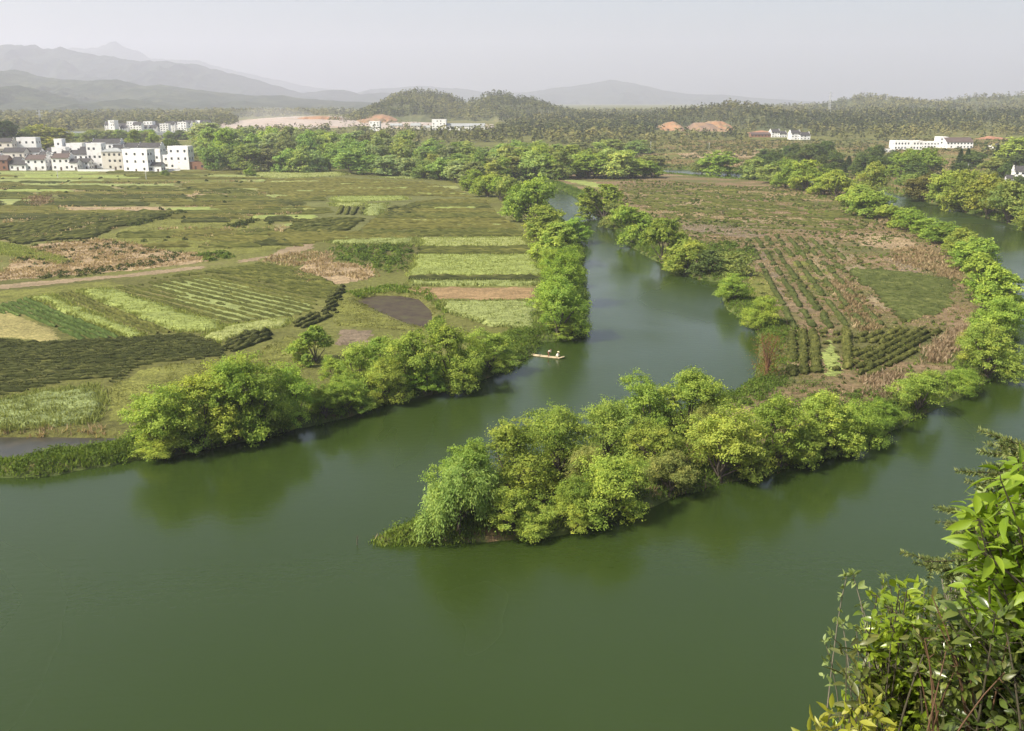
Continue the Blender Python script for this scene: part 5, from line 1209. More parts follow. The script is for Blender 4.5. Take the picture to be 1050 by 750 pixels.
for i, (a, b, c, d, fl, rf_, wl) in enumerate([(-12, 0, 172, 158, 2, 'gable', M_WHITE), (0, 9, 169, 157, 2, 'gable', M_CREAM), (14, 22, 173, 161.5, 2, 'gable', M_WHITE), (40, 48, 170, 156, 2, 'gable', M_WHITE), (44, 52, 172, 160, 2, 'flat', M_CREAM), (48, 57, 167, 152, 2, 'gable', M_WHITE),
        (64, 72, 171, 155, 2, 'gable', M_CREAM), (84, 91, 170, 151, 3, 'gable', M_WHITE), (88, 98, 166, 146, 3, 'gable', M_CREAM), (118, 128, 170, 149, 3, 'gable', M_WHITE), (100, 110, 164, 144, 2, 'gable', M_WHITE), (112, 122, 163, 144.5, 2, 'flat', M_CREAM), (160, 171, 169, 153, 2, 'gable', M_WHITE), (60, 70, 162, 147, 2, 'gable', M_CREAM), (30, 40, 160, 146, 2, 'gable', M_WHITE), (78, 88, 162, 148, 2, 'gable', M_WHITE)]):
    house(a, b, c, d, fl, 2 + i % 2, rf_, 'small dark roofed house packed among the bigger ones of the old village', rv.uniform(-.25, .25), wall=wl, rmat=M_GREYROOF, depth=rv.uniform(7, 9), group='small packed houses of the old village', gable_wall=i % 3 == 0, balcony=i % 4 == 1)
# low walls at the field edge
for a, b, lab in ((80, 118, 'low white wall in front of the three storey cream block'), (165, 185, 'low white wall between the largest square house and the brick shed')):
    p = GT((a + b) / 2, 176); s = ppm(p); e = empty('garden_wall', p); mb = MB(); mb.box(-(b - a) / s / 2, (b - a) / s / 2, 0, .3, -.2, 1.5); mb.build('wall_body', M_WHITE, e)
    mb = MB(); mb.box(-(b - a) / s / 2 - .1, (b - a) / s / 2 + .1, -.1, .4, 1.51, 1.66); mb.build('coping', M_GREYROOF, e); tag(e, lab, 'wall')
# hazy town beyond the viaduct
rt = np.random.default_rng(31)
for i in range(19):
    x = 107 + i * 5.8 + rt.uniform(-1, 1); wd = rt.uniform(6, 10); y0 = 136.2 - rt.uniform(0, 2.2); hgt = rt.uniform(6.5, 12.5)
    house(x, x + wd, y0, y0 - hgt, int(3 + (hgt > 9)), 3, ['gable', 'flat', 'gable'][i % 3], 'small white house in the hazy town beyond the viaduct', rt.uniform(-.15, .15), depth=11, name='town_house', group='houses of the town beyond the viaduct', gable_wall=i % 3 == 0, side_cols=0, door=False)
# quarry buildings and roadside buildings
house(379, 389.5, 134.5, 124.5, 4, 3, 'flat', 'white square block standing alone in the quarry yard', 0, depth=14, name='office_block', cat='building', door=False)
house(443, 457.5, 134, 122.5, 4, 4, 'flat', 'white four storey block at the end of the factory hall below the wooded hill', 0, depth=14, name='office_block', cat='building', door=False)
house(457.8, 497, 134, 127, 1, 12, 'gable', 'long low white factory hall below the wooded hill', 0, depth=25, name='factory_hall', cat='factory', rmat=M_FLAT, door=False)
for a, b, c, d, lab in ((421, 431, 133, 126.5, 'cream quarry shed before the long factory hall'), (400, 412, 132, 127, 'low grey quarry shed in the middle of the yard'), (434, 441, 134, 129, 'small tan shed beside the white four storey block')):
    house(a, b, c, d, 2, 3, 'gable', lab, 0, depth=12, name='quarry_shed', cat='shed', wall=M_CREAM, rmat=M_FLAT, door=False)
for i, (a, b) in enumerate(((601, 606), (607, 613), (614, 618), (619, 623))):
    house(a, b, 122.4, 118.4 - i % 2, 3, 2, 'gable', 'tiny white house in the distant gap behind the wooded hill', 0, depth=12, name='distant_house', group='distant houses in the gap', door=False, p=AT((a + b) / 2, 121, 2300))
p = AT(505.5, 99.6, 1950); house(503, 508.5, 0, 97.2, 1, 2, 'hip', 'tiny white hut on the saddle of the wooded hill', 0, depth=6, name='hilltop_hut', cat='hut', p=p, door=False)
for a, b, c, d, n_, lab in ((791, 800, 141, 133, 3, 'white house at the outer end of the roadside pair'), (799, 807, 141, 135, 2, 'lower white house joined to the roadside one'), (811, 821, 143.5, 134, 3, 'white house with stepped roofs in the roadside cluster'), (820, 831, 143.5, 136, 2, 'wide low white house closing the roadside cluster')):
    house(a, b, c, d, n_, 3, 'gable', lab, .1, depth=10, name='roadside_house', gable_wall=True, door=False)
house(770, 790, 141, 136, 1, 6, 'gable', 'long low red roofed shed beside the roadside houses', 0, depth=9, name='brick_shed', cat='shed', wall=M_BRICK, rmat=M_REDROOF, door=False)
house(917, 945, 154, 144.5, 2, 9, 'flat', 'long bright white factory row above the river bend', -.05, depth=14, name='factory_hall', cat='factory', door=False)
house(944, 963, 152, 145.5, 2, 6, 'flat', 'lower white wing joining the factory row to the dark roofed hall', -.05, depth=14, name='factory_hall', cat='factory', door=False)
house(963, 971, 152, 140.5, 3, 2, 'flat', 'tall white end block of the dark roofed hall', -.05, depth=13, name='office_block', cat='building', door=False)
house(970.5, 997, 152.5, 141.5, 2, 8, 'gable', 'white hall with long brown roof on the red earth terrace', -.05, depth=16, name='factory_hall', cat='factory', rmat=M_REDROOF, door=False)
house(1018, 1031, 153.5, 148, 1, 4, 'gable', 'small pale house on the red earth beyond the brown roofed hall', 0, depth=9, name='roadside_house', door=False)
house(904, 918, 156.5, 153, 1, 4, 'flat', 'low white wall like shed stepping down from the factory row', .1, depth=6, name='factory_shed', cat='shed', door=False)
house(1040, 1056, 186, 171, 2, 3, 'gable', 'bright white house among the trees on the far river bank', -.3, depth=9, name='river_house', gable_wall=True)
house(1032, 1039, 187, 180, 1, 1, 'gable', 'small white outbuilding beside the white river house', -.3, depth=5, name='river_house')
# ---- viaduct
e = empty('viaduct', (0, 0, 0)); D = 1010.0
a = AT(-190, 136.5, D); b = AT(212, 137.5, D); dz = a[2]
mb = MB(); mb.box(a[0], b[0], D, D + 12, dz - 2.2, dz); mb.build('deck', M_CONC, e)
mb = MB(); mb.box(a[0], b[0], D - .3, D, dz - .6, dz + 1.1); mb.build('parapet', M_CONC, e)
mb = MB(); mb.box(a[0], b[0], D + 12, D + 12.3, dz - .6, dz + 1.1); mb.build('parapet', M_CONC, e)
x = a[0] + 15
while x < b[0]:
    z0 = float(terr(x, D)) - .5; mb = MB(); mb.box(x - 1, x + 1, D + 1.5, D + 3.5, z0, dz - 3.2); mb.box(x - 1, x + 1, D + 8.5, D + 10.5, z0, dz - 3.2); mb.box(x - 1.2, x + 1.2, D + .5, D + 11.5, dz - 3.2, dz - 2.21); mb.build('pier', M_CONC, e); x += 32
tag(e, 'long grey concrete viaduct crossing behind the village', 'bridge')
# ---- lattice mast, pylon and poles
def lattice(px, yb, yt, D, wb, wt, label, name):
    p = AT(px, yb, D); h = AT(px, yt, D)[2] - p[2]; e = empty(name, p); mb = MB(); th = .22
    n = 8
    for sx in (-1, 1):
        for sy in (-1, 1): mb.tube([(sx * wb, sy * wb, 0), (sx * wt, sy * wt, h)], th, 4)
    for i in range(n):
        z0, z1 = h * i / n, h * (i + 1) / n; w0 = wb + (wt - wb) * i / n; w1 = wb + (wt - wb) * (i + 1) / n
        for s in (-1, 1):
            mb.tube([(-w0, s * w0, z0), (w1, s * w1, z1)], th * .6, 3); mb.tube([(w0, s * w0, z0), (-w1, s * w1, z1)], th * .6, 3)
    mb.build('mast', M_STEEL, e); 
    for k, z_ in enumerate((.78, .92)):
        m2 = MB(); L_ = wb * 2.2; m2.tube([(-L_, 0, h * z_), (0, 0, h * z_ + .8), (L_, 0, h * z_)], th, 4); m2.build('cross_arm', M_STEEL, e)
    tag(e, label, 'pylon')
lattice(43, 136, 113, 1350, 2.2, .5, 'thin pale lattice pylon behind the golden village tree', 'pylon')
lattice(850, 117, 94, 1700, 2.0, .6, 'thin pale lattice mast on the wooded ridge above the roadside houses', 'lattice_mast')
for px, yb, yt, lab in ((59.5, 183, 174, 'thin pale pole in the tea below the village'), (150, 184, 176, 'thin pale pole in front of the largest square house'), (667, 154, 145, 'white utility pole on the plain under the wooded rise'), (727, 154, 146, 'white utility pole below the orange cutting'), (461, 138, 131, 'utility pole before the quarry factory'), (992, 177, 168, 'short white post on the far bank field')):
    p = GT(px, yb); h = height_to(p, yt); e = empty('utility_pole', p); mb = MB(); mb.tube([(0, 0, -.5), (0, 0, h)], [.2, .13], 6); mb.build('pole', M_POLE, e)
    mb = MB(); mb.box(-.9, .9, -.07, .07, h - .9, h - .76); mb.build('cross_arm', M_POLE, e); tag(e, lab, 'pole')
# ---- quarry and earth cuttings
mq = mat_noise('quarry_earth', [(.28, (.24, .21, .17)), (.42, (.36, .30, .25)), (.55, (.42, .35, .29)), (.66, (.33, .22, .14)), (.74, (.14, .14, .08))], scale=(.5, 1, 2), nscale=.045, detail=7, bump=1, bscale=.2)
mo = mat_noise('orange_earth', [(.3, (.25, .125, .06)), (.46, (.33, .18, .09)), (.55, (.26, .17, .10)), (.64, (.19, .16, .08))], scale=(.7, 1, 2), nscale=.06, detail=7, bump=1, bscale=.3)
mr = mat_noise('red_earth', [(.3, (.26, .11, .06)), (.55, (.34, .17, .10)), (.7, (.17, .15, .06))], scale=(.7, 1, 2), nscale=.04, detail=7, bump=1, bscale=.3)
ridge('terrain', 'pale stripped quarry bench in front of the foothills', [(232, 129), (250, 123), (300, 119.5), (345, 119), (372, 120), (400, 121), (440, 122), (470, 124), (500, 128), (512, 132)], 1750, 480, mq, 81, nu=120, nv=30, rough=.05)
ridge('terrain', 'long low orange spoil heap on the quarry bench', [(304, 121.5), (314, 119.6), (330, 119.2), (344, 120.2), (352, 121.5)], 1600, 60, mo, 82, nu=60, nv=20, rough=.05)
ridge('terrain', 'orange spoil heap above the white block of the quarry', [(364, 124), (374, 120.5), (384, 118), (393, 117.4), (401, 119.6), (410, 123)], 1560, 90, mo, 83, nu=60, nv=20, rough=.05)
mbn = mat_noise('brown_stripped_slope', [(.3, (.15, .10, .07)), (.5, (.21, .145, .10)), (.6, (.27, .17, .09)), (.68, (.10, .105, .045))], scale=(.8, 1, 2), nscale=.03, detail=8, bump=1.2, bscale=.25)
ridge('terrain', 'orange upper edge of the earth cutting on the wooded rise', [(722, 127), (727, 124), (735, 123.6), (741, 124.6), (748, 128)], 1275, 80, mo, 84, nu=80, nv=30, rough=.5)
ridge('terrain', 'brown stripped slope of the earth cutting', [(703, 139), (706, 131), (711, 126), (720, 125.4), (730, 127), (738, 131), (746, 138)], 1262, 110, mbn, 87, nu=80, nv=30, rough=.5)
ridge('terrain', 'small orange heap at the foot of the earth cutting', [(690, 140), (696, 138.2), (704, 137.4), (712, 138.6), (718, 140.5)], 1120, 30, mo, 88, nu=60, nv=24, rough=.5)
ridge('terrain', 'small orange scar among the pines beside the cutting', [(674, 134), (678, 128), (684, 125.5), (690, 124.6), (695, 127), (699, 133)], 1262, 90, mo, 89, nu=50, nv=20, rough=.5)
ridge('terrain', 'red bank beside the roadside houses', [(748, 141), (762, 137), (780, 134), (800, 135.5), (812, 138), (822, 142)], 1150, 40, mr, 85, nu=60, nv=20, rough=.5)
ridge('terrain', 'red earth bank behind the brown roofed hall', [(985, 150), (1000, 143), (1015, 139.5), (1028, 141), (1036, 145), (1042, 151)], 990, 50, mr, 86, nu=60, nv=20, rough=.5)
wood_later = 1
# ---- forests on the hills: far-off woods that read as one mass
def forest(name, label, hill, n, hgt, cols, seed, con=.4, vmin=-.95, wide=1.0, amount=16):
    X, Y, Z = hill; rng = np.random.default_rng(seed); nv_, nu_ = X.shape
    nf = int(nv_ * .78)
    i = rng.integers(0, nf, n); j = rng.integers(0, nu_ - 1, n); fx = rng.uniform(size=n)
    x = X[i, j] * (1 - fx) + X[i, j + 1] * fx; y = Y[i, j] + rng.normal(0, 4, n); zz = Z[i, j] * (1 - fx) + Z[i, j + 1] * fx
    ok = (zz > terr(x, y) - 1.0) & (fbm(x / 70, y / 70, seed + 17, 3) + rng.normal(0, .05, n) > .30)
    if name == 'forest' and np.median(y) < 1700:                # a clearing where the earth is cut away
        ok &= ~((np.abs(x / y - .199) < .05) & (y > 1120) & (y < 1300) & (fbm(x / 14, y / 30, 5, 2) < .62))
    x, y, zz = x[ok], y[ok], zz[ok]; n = len(x)
    c = rng.uniform(size=n) < con * (.4 + 1.2 * fbm(x / 120, y / 120, seed, 3)); hh = hgt * rng.uniform(.5, 1.35, n)
    a = amount; t = rng.uniform(0, 1, (n, a)); ang_ = rng.uniform(0, 6.28, (n, a))
    rad_ = np.where(c[:, None], (1 - t) * .22 + .03, .36 * np.sqrt(np.clip(1 - (2 * t - .9) ** 2, .05, 1))) * hh[:, None]
    Pq = np.stack([x[:, None] + rad_ * np.cos(ang_), y[:, None] + rad_ * np.sin(ang_), zz[:, None] + hh[:, None] * (.12 + .88 * t)], 2).reshape(-1, 3)
    Nn = unit(np.stack([np.cos(ang_) * .7, np.sin(ang_) * .7, .5 + t], 2).reshape(-1, 3) + rng.normal(0, .3, (n * a, 3)))
    sz = np.repeat(hh, a) * rng.uniform(.22, .42, n * a) * np.where(np.repeat(c, a), .75, 1)
    V, F_ = leaf_quads(Pq, Nn, sz, sz * .7, rng)
    base = np.where(c, .2, .3 + .55 * fbm(x / 90, y / 90, seed + 3, 3)) + rng.normal(0, .06, n)
    tone = np.clip(np.repeat(base, a) + rng.normal(0, .06, n * a), 0, 1)
    me = npmesh(name, V, F_, tone=np.repeat(tone, 4), mat=tonemat(name + '_leaves', *cols, .15))
    tag(obj(name, me), label, 'forest', kind='stuff')
FC = ((.034, .050, .018), (.10, .115, .035), (.21, .20, .065)); FO = ((.042, .056, .022), (.12, .13, .04), (.25, .22, .075))
forest('forest', 'dense wood covering the rounded hill beside the quarry', HILL_C, 5200, 9, FC, 1)
forest('forest', 'mixed wood of dark pines on the low rise behind the orange cutting', HILL_R1, 8000, 9, FO, 2, con=.75)
forest('forest', 'olive wood covering the long ridge with two tops', HILL_R2, 7000, 11, FO, 3, con=.3)
def wood_patch(label, pts, n, hgt, cols, seed, con):
    rng = np.random.default_rng(seed); q = np.array([GT(a, b)[:2] for a, b in pts]); mn, mx = q.min(0), q.max(0)
    P_ = mn + rng.uniform(size=(n * 4, 2)) * (mx - mn); P_ = P_[sdf(P_, q) > 0][:n]
    X = P_[:, 0][:, None]; X = np.concatenate([X, X], 1); Y = np.stack([P_[:, 1]] * 2, 1); Z = terr(X, Y)
    forest('forest', label, (np.concatenate([X, X[:1]] * 1), Y, Z) if False else (X, Y, Z), n, hgt, cols, seed, con)
wood_patch('olive woods on the gentle slope behind the white factory', [(740, 143), (760, 131), (860, 124), (960, 121), (1100, 119), (1230, 120), (1230, 142), (1060, 142), (960, 142), (900, 145), (850, 145), (835, 140), (790, 131)], 5200, 8, FO, 5, .25)
wood_patch('dark belt of woods between the quarry hill and the cutting', [(500, 139), (520, 131), (600, 129), (680, 127), (690, 131), (670, 138), (600, 140)], 1500, 9, FC, 6, .6)
wood_patch('hazy trees around the quarry yard', [(245, 137), (300, 134.5), (420, 136), (510, 136), (520, 139), (400, 140), (245, 141)], 500, 8, FO, 7, .4)
wood_patch('hazy trees on the flat between the grove and the quarry', [(380, 143), (420, 138), (520, 138), (600, 139), (670, 139), (690, 144), (640, 150), (520, 147), (400, 148)], 620, 9, FO, 11, .2)
wood_patch('trees standing on and before the earth cutting', [(664, 141), (690, 138.5), (698, 139), (720, 140), (745, 139), (775, 141), (760, 145), (690, 145)], 110, 8, FC, 12, .5)
wood_patch('hazy woods between the town and the foothills', [(-200, 132), (-60, 127), (100, 122), (240, 121), (245, 128), (220, 131), (120, 131), (60, 136), (-100, 138)], 2600, 10, FO, 8, .25)
wood_patch('scattered bushes on the terraces below the roadside houses', [(560, 148), (660, 143), (740, 145), (900, 148), (910, 158), (840, 164), (700, 158), (600, 158)], 420, 4.5, FO, 9, .1)
wood_patch('dark hedgerow trees around the red earth terrace', [(1000, 158), (1040, 154), (1120, 150), (1120, 172), (1040, 168), (1000, 165)], 160, 9, FC, 10, .3)
wood_patch('pale hazy scrub on the flat below the foothills', [(-220, 124), (-60, 121), (120, 117.5), (300, 116), (380, 117), (240, 121.5), (100, 122.5), (-60, 127), (-220, 131)], 2600, 11, FO, 13, .2)
wood_patch('distant woods in the gap behind the wooded hill', [(520, 121), (560, 117.5), (700, 116), (760, 117), (700, 119), (600, 120.5)], 900, 11, FO, 14, .2)
wood_patch('bushes scattered over the quarry bench', [(300, 127), (400, 126), (500, 129), (510, 134), (400, 133), (300, 131)], 120, 5, FO, 15, .1)
# pale smoke drifting off the quarry
m, nt, out = newmat('smoke_air'); pv = nt.nodes.new('ShaderNodeVolumePrincipled'); pv.inputs['Color'].default_value = (.95, .95, .97, 1); pv.inputs['Density'].default_value = .0028; nt.links.new(pv.outputs[0], out.inputs['Volume'])
bm_ = __import__('bmesh').new(); __import__('bmesh').ops.create_icosphere(bm_, subdivisions=4, radius=1)
q0 = AT(282, 124, 1690)
for v in bm_.verts:
    d = v.co.normalized(); k = .75 + .5 * float(fbm(np.array(d.x * 2 + 5 + d.z), np.array(d.y * 2 + d.z * 1.7 + 9), 3, 3)); v.co = Vector((d.x * 85 * k, d.y * 40 * k, d.z * 19 * k))
me = bpy.data.meshes.new('smoke'); bm_.to_mesh(me); bm_.free(); me.materials.append(m)
tag(obj('smoke', me, loc=(q0[0], q0[1], q0[2] + 4)), 'thin pale smoke drifting off the quarry beside the town', 'smoke', kind='stuff')
# ---- raft and the two people
M_BAMBOO = mat_noise('pale_bamboo', [(.3, (.34, .27, .16)), (.7, (.48, .40, .25))], nscale=1.5, rough=.6)
M_SKIN = mat_plain('skin', (.45, .27, .18), .6); M_SHIRT = mat_plain('white_cotton', (.78, .78, .74), .85); M_TROU = mat_plain('reddish_brown_cloth', (.26, .10, .07), .9); M_CREAMC = mat_plain('cream_cloth', (.70, .66, .50), .9); M_HAT = mat_plain('straw', (.68, .58, .36), .85); M_HAIR = mat_plain('black_hair', (.02, .018, .016), .6)
r0 = G(543.5, 363.8, .1); r1 = G(578.5, 367.6, .1); dv = (r1 - r0); RL = float(np.linalg.norm(dv)); rang = math.atan2(dv[1], dv[0])
raft = empty('bamboo_raft', (*((r0 + r1) / 2)[:2], .06), rang)
mb = MB()
for k in range(7):
    y = (k - 3) * .15; pts = [(-RL / 2, y, .04), (-RL / 4, y, .02), (RL / 4, y, .02), (RL / 2 - .9, y, .06), (RL / 2, y * .8, .34)]
    mb.tube(pts, [.075, .075, .072, .065, .05], 7)
mb.build('bamboo_deck', M_BAMBOO, raft, True)
for x in (-.42, -.2, .05, .3):
    m2 = MB(); m2.tube([(x * RL, -.7, .13), (x * RL, .7, .13)], .045, 6); m2.build('cross_bar', M_BAMBOO, raft)
tag(raft, 'long pale bamboo raft moored beside the bank with two people on it', 'raft')

def skinned(name, edges, verts, radii, mat, parent, root=0):
    me = bpy.data.meshes.new(name); me.from_pydata(verts, edges, []); me.materials.append(mat)
    o = obj(name, me, parent); o.modifiers.new('Skin', 'SKIN')
    if not me.skin_vertices: me.attributes.new('skin', 'FLOAT', 'POINT')
    for i, r in enumerate(radii): me.skin_vertices[0].data[i].radius = (r, r)
    me.skin_vertices[0].data[root].use_root = True
    s = o.modifiers.new('Sub', 'SUBSURF'); s.levels = 1; s.render_levels = 2
    for p_ in me.polygons: p_.use_smooth = True
    return o

def person(loc, rz, J, label, shirt, trou, hat=None):
    """J: joints pelvis chest neck head elbows hands knees feet, in metres from the feet"""
    e = empty('person', loc, rz); n = ['pelvis', 'chest', 'neck', 'head', 'crown', 'shL', 'elL', 'haL', 'shR', 'elR', 'haR', 'hiL', 'knL', 'anL', 'toL', 'hiR', 'knR', 'anR', 'toR']
    V = [J[k] for k in n]; ix = {k: i for i, k in enumerate(n)}
    E = [('pelvis', 'chest'), ('chest', 'neck'), ('neck', 'head'), ('head', 'crown'), ('chest', 'shL'), ('shL', 'elL'), ('elL', 'haL'), ('chest', 'shR'), ('shR', 'elR'), ('elR', 'haR'), ('pelvis', 'hiL'), ('hiL', 'knL'), ('knL', 'anL'), ('anL', 'toL'), ('pelvis', 'hiR'), ('hiR', 'knR'), ('knR', 'anR'), ('anR', 'toR')]
    rad = dict(pelvis=.13, chest=.14, neck=.055, head=.095, crown=.075, sh=.065, el=.045, ha=.035, hi=.09, kn=.06, an=.042, to=.035)
    skinned('body', [(ix[a], ix[b]) for a, b in E], V, [rad[k if k in rad else k[:2]] for k in n], M_SKIN, e)
    def sub(nm, keys, edges, extra, mat):
        skinned(nm, [(keys.index(a), keys.index(b)) for a, b in edges], [J[k] for k in keys], [rad[k if k in rad else k[:2]] + extra for k in keys], mat, e)
    sub('shirt', ['pelvis', 'chest', 'shL', 'elL', 'shR', 'elR'], [('pelvis', 'chest'), ('chest', 'shL'), ('shL', 'elL'), ('chest', 'shR'), ('shR', 'elR')], .022, shirt)
    sub('trousers', ['pelvis', 'hiL', 'knL', 'anL', 'hiR', 'knR', 'anR'], [('pelvis', 'hiL'), ('hiL', 'knL'), ('knL', 'anL'), ('pelvis', 'hiR'), ('hiR', 'knR'), ('knR', 'anR')], .02, trou)
    c = np.array(J['crown']); h_ = np.array(J['head']); d = c - h_; d /= np.linalg.norm(d)
    mb = MB()
    if hat:
        mb.tube([c - d * .02, c + d * .03, c + d * .04, c + d * .12], [.24, .23, .11, .07], 14); mb.build('hat', hat, e, True)
    else:
        mb.tube([h_ + d * .02, c, c + d * .07], [.105, .095, .03], 10); mb.build('hair', M_HAIR, e, True)
    tag(e, label, 'person')
    return e
def pt(px): 
    t = (px - 543.5) / 35.0; return r0 + dv * t
stoop = dict(pelvis=(0, 0, .86), chest=(.30, 0, 1.16), neck=(.44, 0, 1.24), head=(.56, 0, 1.26), crown=(.64, 0, 1.32), shL=(.34, .19, 1.16), elL=(.42, .22, .90), haL=(.52, .18, .66), shR=(.34, -.19, 1.16), elR=(.44, -.22, .90), haR=(.56, -.16, .68),
             hiL=(0, .1, .82), knL=(.05, .13, .46), anL=(-.04, .14, .07), toL=(.14, .16, .03), hiR=(0, -.1, .82), knR=(.08, -.13, .46), anR=(.02, -.14, .07), toR=(.2, -.16, .03))
q = pt(562.5); person((q[0], q[1], .16), rang, stoop, 'person in a white shirt and reddish brown trousers stooping on the raft', M_SHIRT, M_TROU)
squat = dict(pelvis=(-.12, 0, .30), chest=(.08, 0, .66), neck=(.16, 0, .80), head=(.22, 0, .92), crown=(.24, 0, 1.02), shL=(.10, .19, .70), elL=(.26, .22, .50), haL=(.44, .14, .38), shR=(.10, -.19, .70), elR=(.28, -.22, .50), haR=(.46, -.12, .36),
             hiL=(-.10, .1, .28), knL=(.28, .16, .44), anL=(.08, .14, .07), toL=(.26, .16, .03), hiR=(-.10, -.1, .28), knR=(.28, -.16, .44), anR=(.08, -.14, .07), toR=(.26, -.16, .03))
q = pt(571.5); person((q[0], q[1], .18), rang, squat, 'person in cream clothes and pale hat crouching at the open end of the raft', M_SHIRT, M_CREAMC, M_HAT)
# stake in the shallows off the spit
p = G(366, 559, 0); e = empty('wooden_stake', (p[0], p[1], 0)); mb = MB(); mb.tube([(0, 0, -.6), (.03, 0, .5), (.1, .02, 1.15)], [.05, .045, .03], 6); mb.build('stake_pole', mat_bark, e)
mb = MB(); mb.tube([(.03, 0, .55), (.25, .05, .85)], [.025, .012], 5); mb.build('stub_branch', mat_bark, e); tag(e, 'thin leaning stake standing in the shallows off the tip of the spit', 'stake')
# ================================================================ the viewer's hillside and the bushes on it
def hz_at(x, y):
    base = 43.2 - 1.05 * np.maximum(y - .3, 0); right = 44.1 - .92 * np.maximum(y - .2, 0)
    t = np.clip((x - .4) / 1.4, 0, 1); far_ = np.clip((np.abs(x) - 18) / 60, 0, 1)
    z = base * (1 - t) + right * t
    return z - far_ * 6 + .25 * (fbm(x / 1.5, y / 1.5, 91, 3) - .5)
xs = np.concatenate([np.linspace(-140, -12, 40), np.linspace(-11.6, 14, 110), np.linspace(15, 140, 40)]); ys = np.concatenate([np.linspace(-120, -4, 24), np.linspace(-3.6, 14, 80), np.linspace(14.6, 50, 40)])
X, Y = np.meshgrid(xs, ys); Z = hz_at(X, Y); i = np.arange(X.size).reshape(X.shape)
me = npmesh('hillside', np.stack([X.ravel(), Y.ravel(), Z.ravel()], 1), np.stack([i[:-1, :-1].ravel(), i[:-1, 1:].ravel(), i[1:, 1:].ravel(), i[1:, :-1].ravel()], 1), smooth=True, mat=mat_noise('leaf_litter_soil', [(.3, (.05, .04, .02)), (.5, (.09, .08, .035)), (.7, (.07, .10, .03))], nscale=1.2, detail=7, bump=.1, bscale=6))
tag(obj('hillside', me), 'steep overgrown hillside dropping to the river', 'hillside', kind='structure')

def leaf_shapes(B, Dv, Nv, Ln, Wd, rng, curl=.25, fold=.22, shape=.85):
    """B base points, Dv pointing directions, Nv face normals"""
    n = len(B); Dv = unit(Dv); Nv = unit(Nv - Dv * (Nv * Dv).sum(1, keepdims=True)); S = np.cross(Nv, Dv)
    us = np.array([0, .16, .38, .62, .84, 1.0]); wd = np.array([.06, .62, 1.0, .86, .42, .02])
    cu = curl * rng.uniform(.2, 1.6, n); V = np.empty((n, 6, 3, 3))
    for k, (u, w_) in enumerate(zip(us, wd)):
        c = B + Dv * (Ln * u)[:, None] - Nv * (Ln * cu * u * u)[:, None]
        hw = Wd * w_ / 2
        V[:, k, 1] = c; V[:, k, 0] = c - S * hw[:, None] + Nv * (hw * fold * 2)[:, None]; V[:, k, 2] = c + S * hw[:, None] + Nv * (hw * fold * 2)[:, None]
    idx = np.arange(n * 18).reshape(n, 6, 3); f = []
    for k in range(5):
        for s in range(2): f.append(np.stack([idx[:, k, s], idx[:, k, s + 1], idx[:, k + 1, s + 1], idx[:, k + 1, s]], 1))
    return V.reshape(-1, 3), np.concatenate(f)

def bez(a, b, c, t): t = t[:, None]; return a * (1 - t) ** 2 + 2 * b * t * (1 - t) + c * t * t

